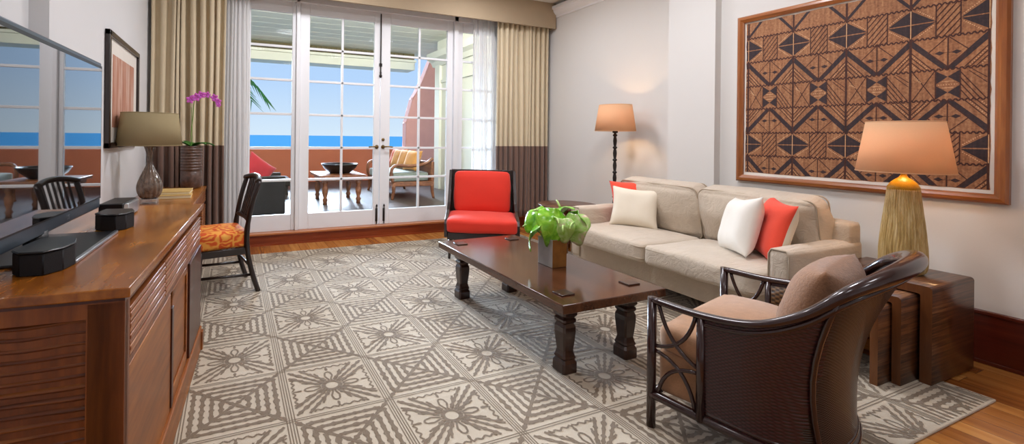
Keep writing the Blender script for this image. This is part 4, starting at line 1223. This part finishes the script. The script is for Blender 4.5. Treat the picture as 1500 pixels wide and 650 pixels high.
cols_ = cols_[1:]   # full-height column lines run between motifs
P_ = .331
for ci in range(-1, 6):
    yc = 2.119-1.79-(ci-0)*P_           # column line
    m0 = yc+P_/2; m1 = yc-P_/2          # centre lines either side
    tl((yc, PZ0), (yc, PZ1), .012, 2, 3)
    # diamond rows
    for za, zb in ((zs[0], zs[1]), (zs[4], zs[5])):
        zm = (za+zb)/2; hh = abs(za-zb)/2-.012
        for sg in (-1, 1):
            tp([(yc, zm+hh), (yc+sg*.115, zm), (yc, zm-hh)], 1, 1)
        tl((yc-.11, zm), (yc+.11, zm), .007, 0, 3)
        tl((yc, zm-hh), (yc, zm+hh), .004, 3, 4)
        # hatch box on centre line m1
        w_ = .052
        tl((m1-w_, zb), (m1-w_, za), .006); tl((m1+w_, zb), (m1+w_, za), .006)
        for k in range(-3, 5):
            a0 = zb+(za-zb)*k/5; a1 = a0+(za-zb)*.55
            # clip to the box by hand
            z_lo, z_hi = min(za, zb), max(za, zb)
            p, q = [m1+w_, a0], [m1-w_, a1+.03]
            if q[1] < z_lo or p[1] > z_hi: continue
            def cut(p, q):
                if p[1] < z_lo: s_ = (z_lo-p[1])/(q[1]-p[1]); p = [p[0]+(q[0]-p[0])*s_, z_lo]
                if q[1] > z_hi: s_ = (z_hi-p[1])/(q[1]-p[1]); q = [p[0]+(q[0]-p[0])*s_, z_hi]
                return p, q
            p, q = cut(p, q); tl(p, q, .006)
        for sg in (-1, 1):
            dots((yc+sg*.03, zm+hh*.95), (yc+sg*.105, zm+.02), 9); dots((yc+sg*.03, zm-hh*.95), (yc+sg*.105, zm-.02), 9)
    # chevron rows: (apex z at column line, foot z at centre line)
    for zap, zft in ((zs[1], zs[2]), (zs[4], zs[3]), (zs[5], zs[5]-.205), (zs[0]+.0, zs[0]+.205)):
        sg = 1 if zft < zap else -1
        if zap == zs[0]: zap, zft = zs[0]+.205, zs[0]; sg = 1; flip = True
        else: flip = False
        for side in (-1, 1):
            m_ = yc+side*P_/2
            if flip:
                # band rising to the column line out of sight: apex up
                tp([(yc+side*.004, zft+.028), (yc+side*.004, zft-.0+.0), (m_, zft+.20), (m_, zft+.235)], 1, 1)
                continue
            bw = .05*sg
            tp([(yc+side*.006, zap), (yc+side*.006, zap-bw*.95), (m_-side*.022, zft), (m_, zft), (m_, zft+bw*.35)], 1, 1)
            # eye motif above the foot
            zc_ = zft+(zap-zft)*.55
            tl((m_, zft), (m_, zap), .006)
            tl((m_, zft+(zap-zft)*.05), (m_-side*.085, zc_), .005); tl((m_-side*.085, zc_-.002), (m_, zap), .005)
            e = (m_-side*.036, zc_-.01*sg)
            tp([(e[0]-.022, e[1]), (e[0], e[1]+.013), (e[0]+.022, e[1]), (e[0], e[1]-.013)], 1, 2)
            tl((e[0]-side*.02, e[1]), (m_, e[1]), .003, 2)
            # striped, dotted triangle below the band at the column line
            for q_ in (.085, .115, .145):
                tl((yc+side*.004, zap-q_*sg*.98), (yc+side*(.004+(abs(zap-zft)-q_)*.78), zft+.004*sg), .005)
            dots((yc+side*.006, zap-.10*sg), (yc+side*(abs(zap-zft)-.10)*.75, zft+.012*sg), 9, .0035)
            dots((yc+side*.006, zap-.16*sg), (yc+side*.03, zft+.014*sg), 3, .0035)
    # middle row
    za, zb = zs[2], zs[3]; zm = (za+zb)/2; hh = (za-zb)/2-.008; w_ = .052
    for side in (-1, 1):
        tp([(m1+side*w_, zm+hh), (m1, zm+hh*.55), (m1+side*w_, zm+.004)], 1, 1); tp([(m1+side*w_, zm-hh), (m1, zm-hh*.55), (m1+side*w_, zm-.004)], 1, 1)
        tl((m1+side*w_, zm-hh), (m1+side*w_, zm+hh), .006)
    for q_ in (-.02, 0, .02): dots((m1-.045+abs(q_), zm+q_), (m1+.045-abs(q_), zm+q_), 8, .0035)
    # X box right of the column line (towards m1), hatch box left
    xa, xb = yc-.008, m1+w_
    tl((xa, zb), (xb, za), .005); tl((xa, za), (xb, zb), .005); 
    for k in range(3): dots((xa-.01, za-.03-k*.01), ((xa+xb)/2+.01, zm+.02), 5, .003)
    xa, xb = yc+.008, m0-w_
    for k in range(5):
        s_ = k*.03; tl((xb-s_*.2, zb+.0+s_*.2), (xa+.02, zb+.03+s_), .004) if False else None
    for k in range(4):
        tl((xa+.004+k*.022, zb+.005), (min(xb, xa+.11+k*.022), zb+.005+min(.178, (min(xb, xa+.11+k*.022)-(xa+.004+k*.022))*1.65)), .005)
    tl((xa, zm+.03), (xa+.06, za-.01), .004); tl((xa, zm), (xa+.07, za-.02), .004)
for z in zs: zig(PY0+.004, PY1-.004, z)
zig(PY0+.004, PY1-.004, zs[0]+.205-.0) if zs[0]+.205 < PZ1 else None
rd = random.Random(9)
b.build('barkcloth', [M['tapa_tan'], M['tapa_dark'], M['tapa_line'], M['tapa_dots']], t)

# ------------------------------------------------------------------ BALCONY FURNITURE
ow = M['outdoor_wood']
t = thing('balcony_table', 'low teak table with turned legs holding a dark bowl on the balcony', 'table', (1.82, 8.2, LZ))
b = MB(); b.box(-.42, .42, -.5, .5, .47, .52, .006); b.build('table_top', ow, t)
b = MB(); b.box(-.36, .36, -.43, .43, .41, .47); b.build('apron', ow, t)
for sx in (-1, 1):
    for sy in (-1, 1):
        b = MB(); b.lathe([(.04, 0), (.035, .05), (.05, .08), (.03, .12), (.05, .2), (.055, .28), (.035, .33), (.05, .36), (.05, .42)], 16, (sx*.3, sy*.38, 0)); b.build('leg', ow, t)
t = thing('bowl', 'wide dark bowl standing on the balcony table', 'bowl', (1.86, 8.2, LZ+.52))
b = MB(); b.lathe([(.18, 0), (.2, .015), (.29, .09), (.335, .16), (.34, .175), (.325, .175), (.28, .1), (.19, .03), (.001, .025)], 48); b.build('bowl_body', M['iron'], t)
# daybed facing -x
t = thing('outdoor_daybed', 'teak balcony settee with grey-green seat cushion beside the end wall', 'sofa', (3.25, 8.8, LZ))
b = MB(); b.box(-.42, .45, -.83, .83, .25, .34, .01); b.box(.38, .45, -.83, .83, .34, .72, .01); b.build('seat_frame', ow, t)
for sx in (-.39, .42):
    for sy in (-.80, .80):
        b = MB(); b.tube(smooth_path([(sx-(.03 if sx < 0 else -.03), sy, 0), (sx, sy, .14), (sx, sy, .27)], 4), [.028, .028, .03, .033, .035, .036, .038, .038, .038], 8); b.build('leg', ow, t)
for sy in (-.80, .80):
    b = MB(); b.tube(smooth_path([(-.40, sy, .32), (-.44, sy, .45), (-.42, sy, .60), (-.32, sy, .655), (-.05, sy, .64), (.25, sy, .68), (.42, sy, .78)], 5), .032, 8, flat=1.2); b.build('arm', ow, t)
b = MB(); box_cushion(b, .78, 1.55, .17, .05, .02, 10, (-.03, 0, .425), .003); b.build('seat_cushion', M['grey_cush'], t, weld=.0005)
for k, (yy, m, lb) in enumerate(((9.38, 'orange_cush', 'rust pillow furthest left on the balcony settee'), (9.1, 'gold_cush', 'ochre pillow second from left on the balcony settee'), (8.72, 'gold_cush', 'ochre pillow in the middle of the balcony settee'), (8.32, 'gold_cush', 'ochre pillow nearest the doors on the balcony settee'))):
    pillow((3.30+.05*(k == 0), yy, LZ+.525), -75, 22, 0, .46, .44, .16, M[m], lb, 20+k)
# wicker chair
t = thing('wicker_armchair', 'dark wicker balcony armchair seen through the left panel', 'armchair', (.35, 7.5, LZ), R(0))
M['wicker'] = fabric('charcoal_wicker', '2A2522', .9, 90, .3, .8, 0)
b = MB(); b.box(-.45, .42, -.40, -.30, .0, .58, .02); b.build('side', M['wicker'], t)
b = MB(); b.box(-.45, .42, .30, .40, .0, .58, .02); b.build('side', M['wicker'], t)
b = MB(); b.box(-.47, -.36, -.40, .40, .05, .80, .03); b.build('back', M['wicker'], t)
b = MB(); b.box(-.45, .42, -.30, .30, .12, .34, .02); b.build('seat_base', M['wicker'], t)
b = MB(); box_cushion(b, .75, .58, .12, .04, .02, 10, (.04, 0, .40), .003); b.build('seat_cushion', M['wicker'], t, weld=.0005)
pillow((.27, 7.40, LZ+.46), 25, 15, 38, .50, .46, .16, M['darkred'], 'crimson pillow propped in the wicker balcony armchair', 31)
t = thing('balcony_lounger', 'dark low lounger behind the wicker armchair on the balcony', 'chair', (.75, 9.6, LZ))
b = MB(); b.box(-.7, .35, -.3, .3, .18, .34, .02); b.build('seat', M['wicker'], t)
b = MB(); b.box(-.7, -.5, -.3, .3, .34, .7, .03); b.build('back', M['wicker'], t)
for sx in (-.6, .28):
    for sy in (-.25, .25):
        b = MB(); b.box(sx-.03, sx+.03, sy-.03, sy+.03, 0, .18); b.build('leg', M['wicker'], t)
# palm beyond the parapet
t = thing('palm_tree', 'palm with drooping fronds beyond the parapet at the left', 'tree', (-.5, 15.5, -14))
b = MB(); b.tube(smooth_path([(0, 0, 0), (.3, 0, 6), (.1, 0, 12), (0, 0, 17.3)], 8), [.28]*8+[.2]*8+[.16]*9, 10); b.build('trunk', M['olive'], t)
for k in range(11):
    a = k*2*PI/11+.2; b = MB()
    d = Vector((math.cos(a), math.sin(a), 0)); side = Vector((-math.sin(a), math.cos(a), 0))
    sp = [Vector((0, 0, 17.3))+d*(1.55*s_)+Vector((0, 0, .7*s_-1.5*s_*s_)) for s_ in [q/12 for q in range(13)]]
    b.tube(sp, [.03-.002*q for q in range(13)], 6)
    for q in range(2, 13):
        for sg in (-1, 1):
            p = sp[q]; e = p+side*sg*.30+d*.28+Vector((0, 0, -.42))
            w_ = d*.03; b.poly([tuple(p-w_), tuple(p+w_), tuple(e)])
    b.build('frond', M['darkleaf'], t, solid=.006)

# ------------------------------------------------------------------ LIGHT
w = bpy.data.worlds.new('sky'); sc.world = w; w.use_nodes = True; nt = w.node_tree; nt.nodes.clear()
out = nt.nodes.new('ShaderNodeOutputWorld'); bg = nt.nodes.new('ShaderNodeBackground')
tc = nt.nodes.new('ShaderNodeTexCoord'); sx = nt.nodes.new('ShaderNodeSeparateXYZ'); rmp = nt.nodes.new('ShaderNodeValToRGB')
e = rmp.color_ramp.elements; e[0].position = 0; e[0].color = lin('D2E2F4'); e[1].position = .6; e[1].color = lin('86B3F0')
x = e.new(.12); x.color = lin('B4D0F6')
nt.links.new(tc.outputs['Generated'], sx.inputs[0]); nt.links.new(sx.outputs[2], rmp.inputs[0]); nt.links.new(rmp.outputs[0], bg.inputs[0])
nt.links.new(bg.outputs[0], out.inputs[0]); bg.inputs[1].default_value = 1.12
def area(name, loc, size, power, c='FFF1DF', rot=(0, 0, 0), shape='DISK', sy=None):
    l = bpy.data.lights.new(name, 'AREA'); l.shape = shape; l.size = size; l.energy = power; l.color = lin(c)[:3]
    if sy: l.size_y = sy
    o = bpy.data.objects.new(name, l); col.objects.link(o); o.location = loc; o.rotation_euler = rot; return o
def point(name, loc, power, c, r=.03):
    l = bpy.data.lights.new(name, 'POINT'); l.energy = power; l.color = lin(c)[:3]; l.shadow_soft_size = r
    o = bpy.data.objects.new(name, l); col.objects.link(o); o.location = loc; return o
def dirto(a, c):
    return (Vector(c)-Vector(a)).to_track_quat('-Z', 'Y').to_euler()
# unseen fill lights added under the ceiling to brighten the room
for (x, y, p) in ((1.0, 4.3, 34), (2.8, 4.3, 32), (1.0, 2.4, 34), (2.8, 2.4, 34), (.4, .4, 9), (2.4, .2, 12), (1.5, -1.4, 16)):
    area('ceiling_fill', (x, y, CZ-.01), .5, p*.9, 'F9F9FF')
point('floor_lamp_light', (FLx, FLy, 1.53), 34, 'FFC98E', .035)
point('table_lamp_light', (3.69, 1.33, .53+.71), 20, 'FFC98E', .035)
# unseen fill lights added above the doors to brighten the balcony
for x in (-.5, 1.6, 3.6): area('balcony_fill', (x, YB+.24, 3.25), .3, 150, 'FFF8EC', dirto((x, YB+.24, 3.25), (x+.3, YB+5, 3.9)))
sky = bpy.data.lights.new('sky_glare', 'SUN'); sky.energy = 17.0; sky.color = lin('D6E7FF')[:3]; sky.angle = R(27)
sk = bpy.data.objects.new('sky_glare', sky); col.objects.link(sk); sk.rotation_euler = dirto((0, 0, 0), (.04, -1, -.315))
sun = bpy.data.lights.new('sun', 'SUN'); sun.energy = 1.2; sun.color = lin('FFF2DC')[:3]; sun.angle = R(2)
so = bpy.data.objects.new('sun', sun); col.objects.link(so); so.rotation_euler = dirto((0, 0, 0), (-.35, .6, -1.2))

# ------------------------------------------------------------------ CAMERA
cam = bpy.data.cameras.new('camera'); co = bpy.data.objects.new('camera', cam); col.objects.link(co)
TH = R(22.53); RO = .0115
co.matrix_world = Matrix.Translation((0, 0, 1.3)) @ Matrix.Rotation(-TH, 4, 'Z') @ Matrix.Rotation(R(90), 4, 'X') @ Matrix.Rotation(RO, 4, 'Z')
cam.sensor_width = 36; cam.sensor_fit = 'HORIZONTAL'; cam.lens = 651/1500*36
cam.shift_x = (750-610)/1500; cam.shift_y = -(325-199.4)/1500
cam.clip_start = .05; cam.clip_end = 30000
sc.camera = co
vs = sc.view_settings; vs.view_transform = 'Standard'; vs.look = 'None'; vs.exposure = 0.0; vs.gamma = 1.0; vs.use_curve_mapping = False
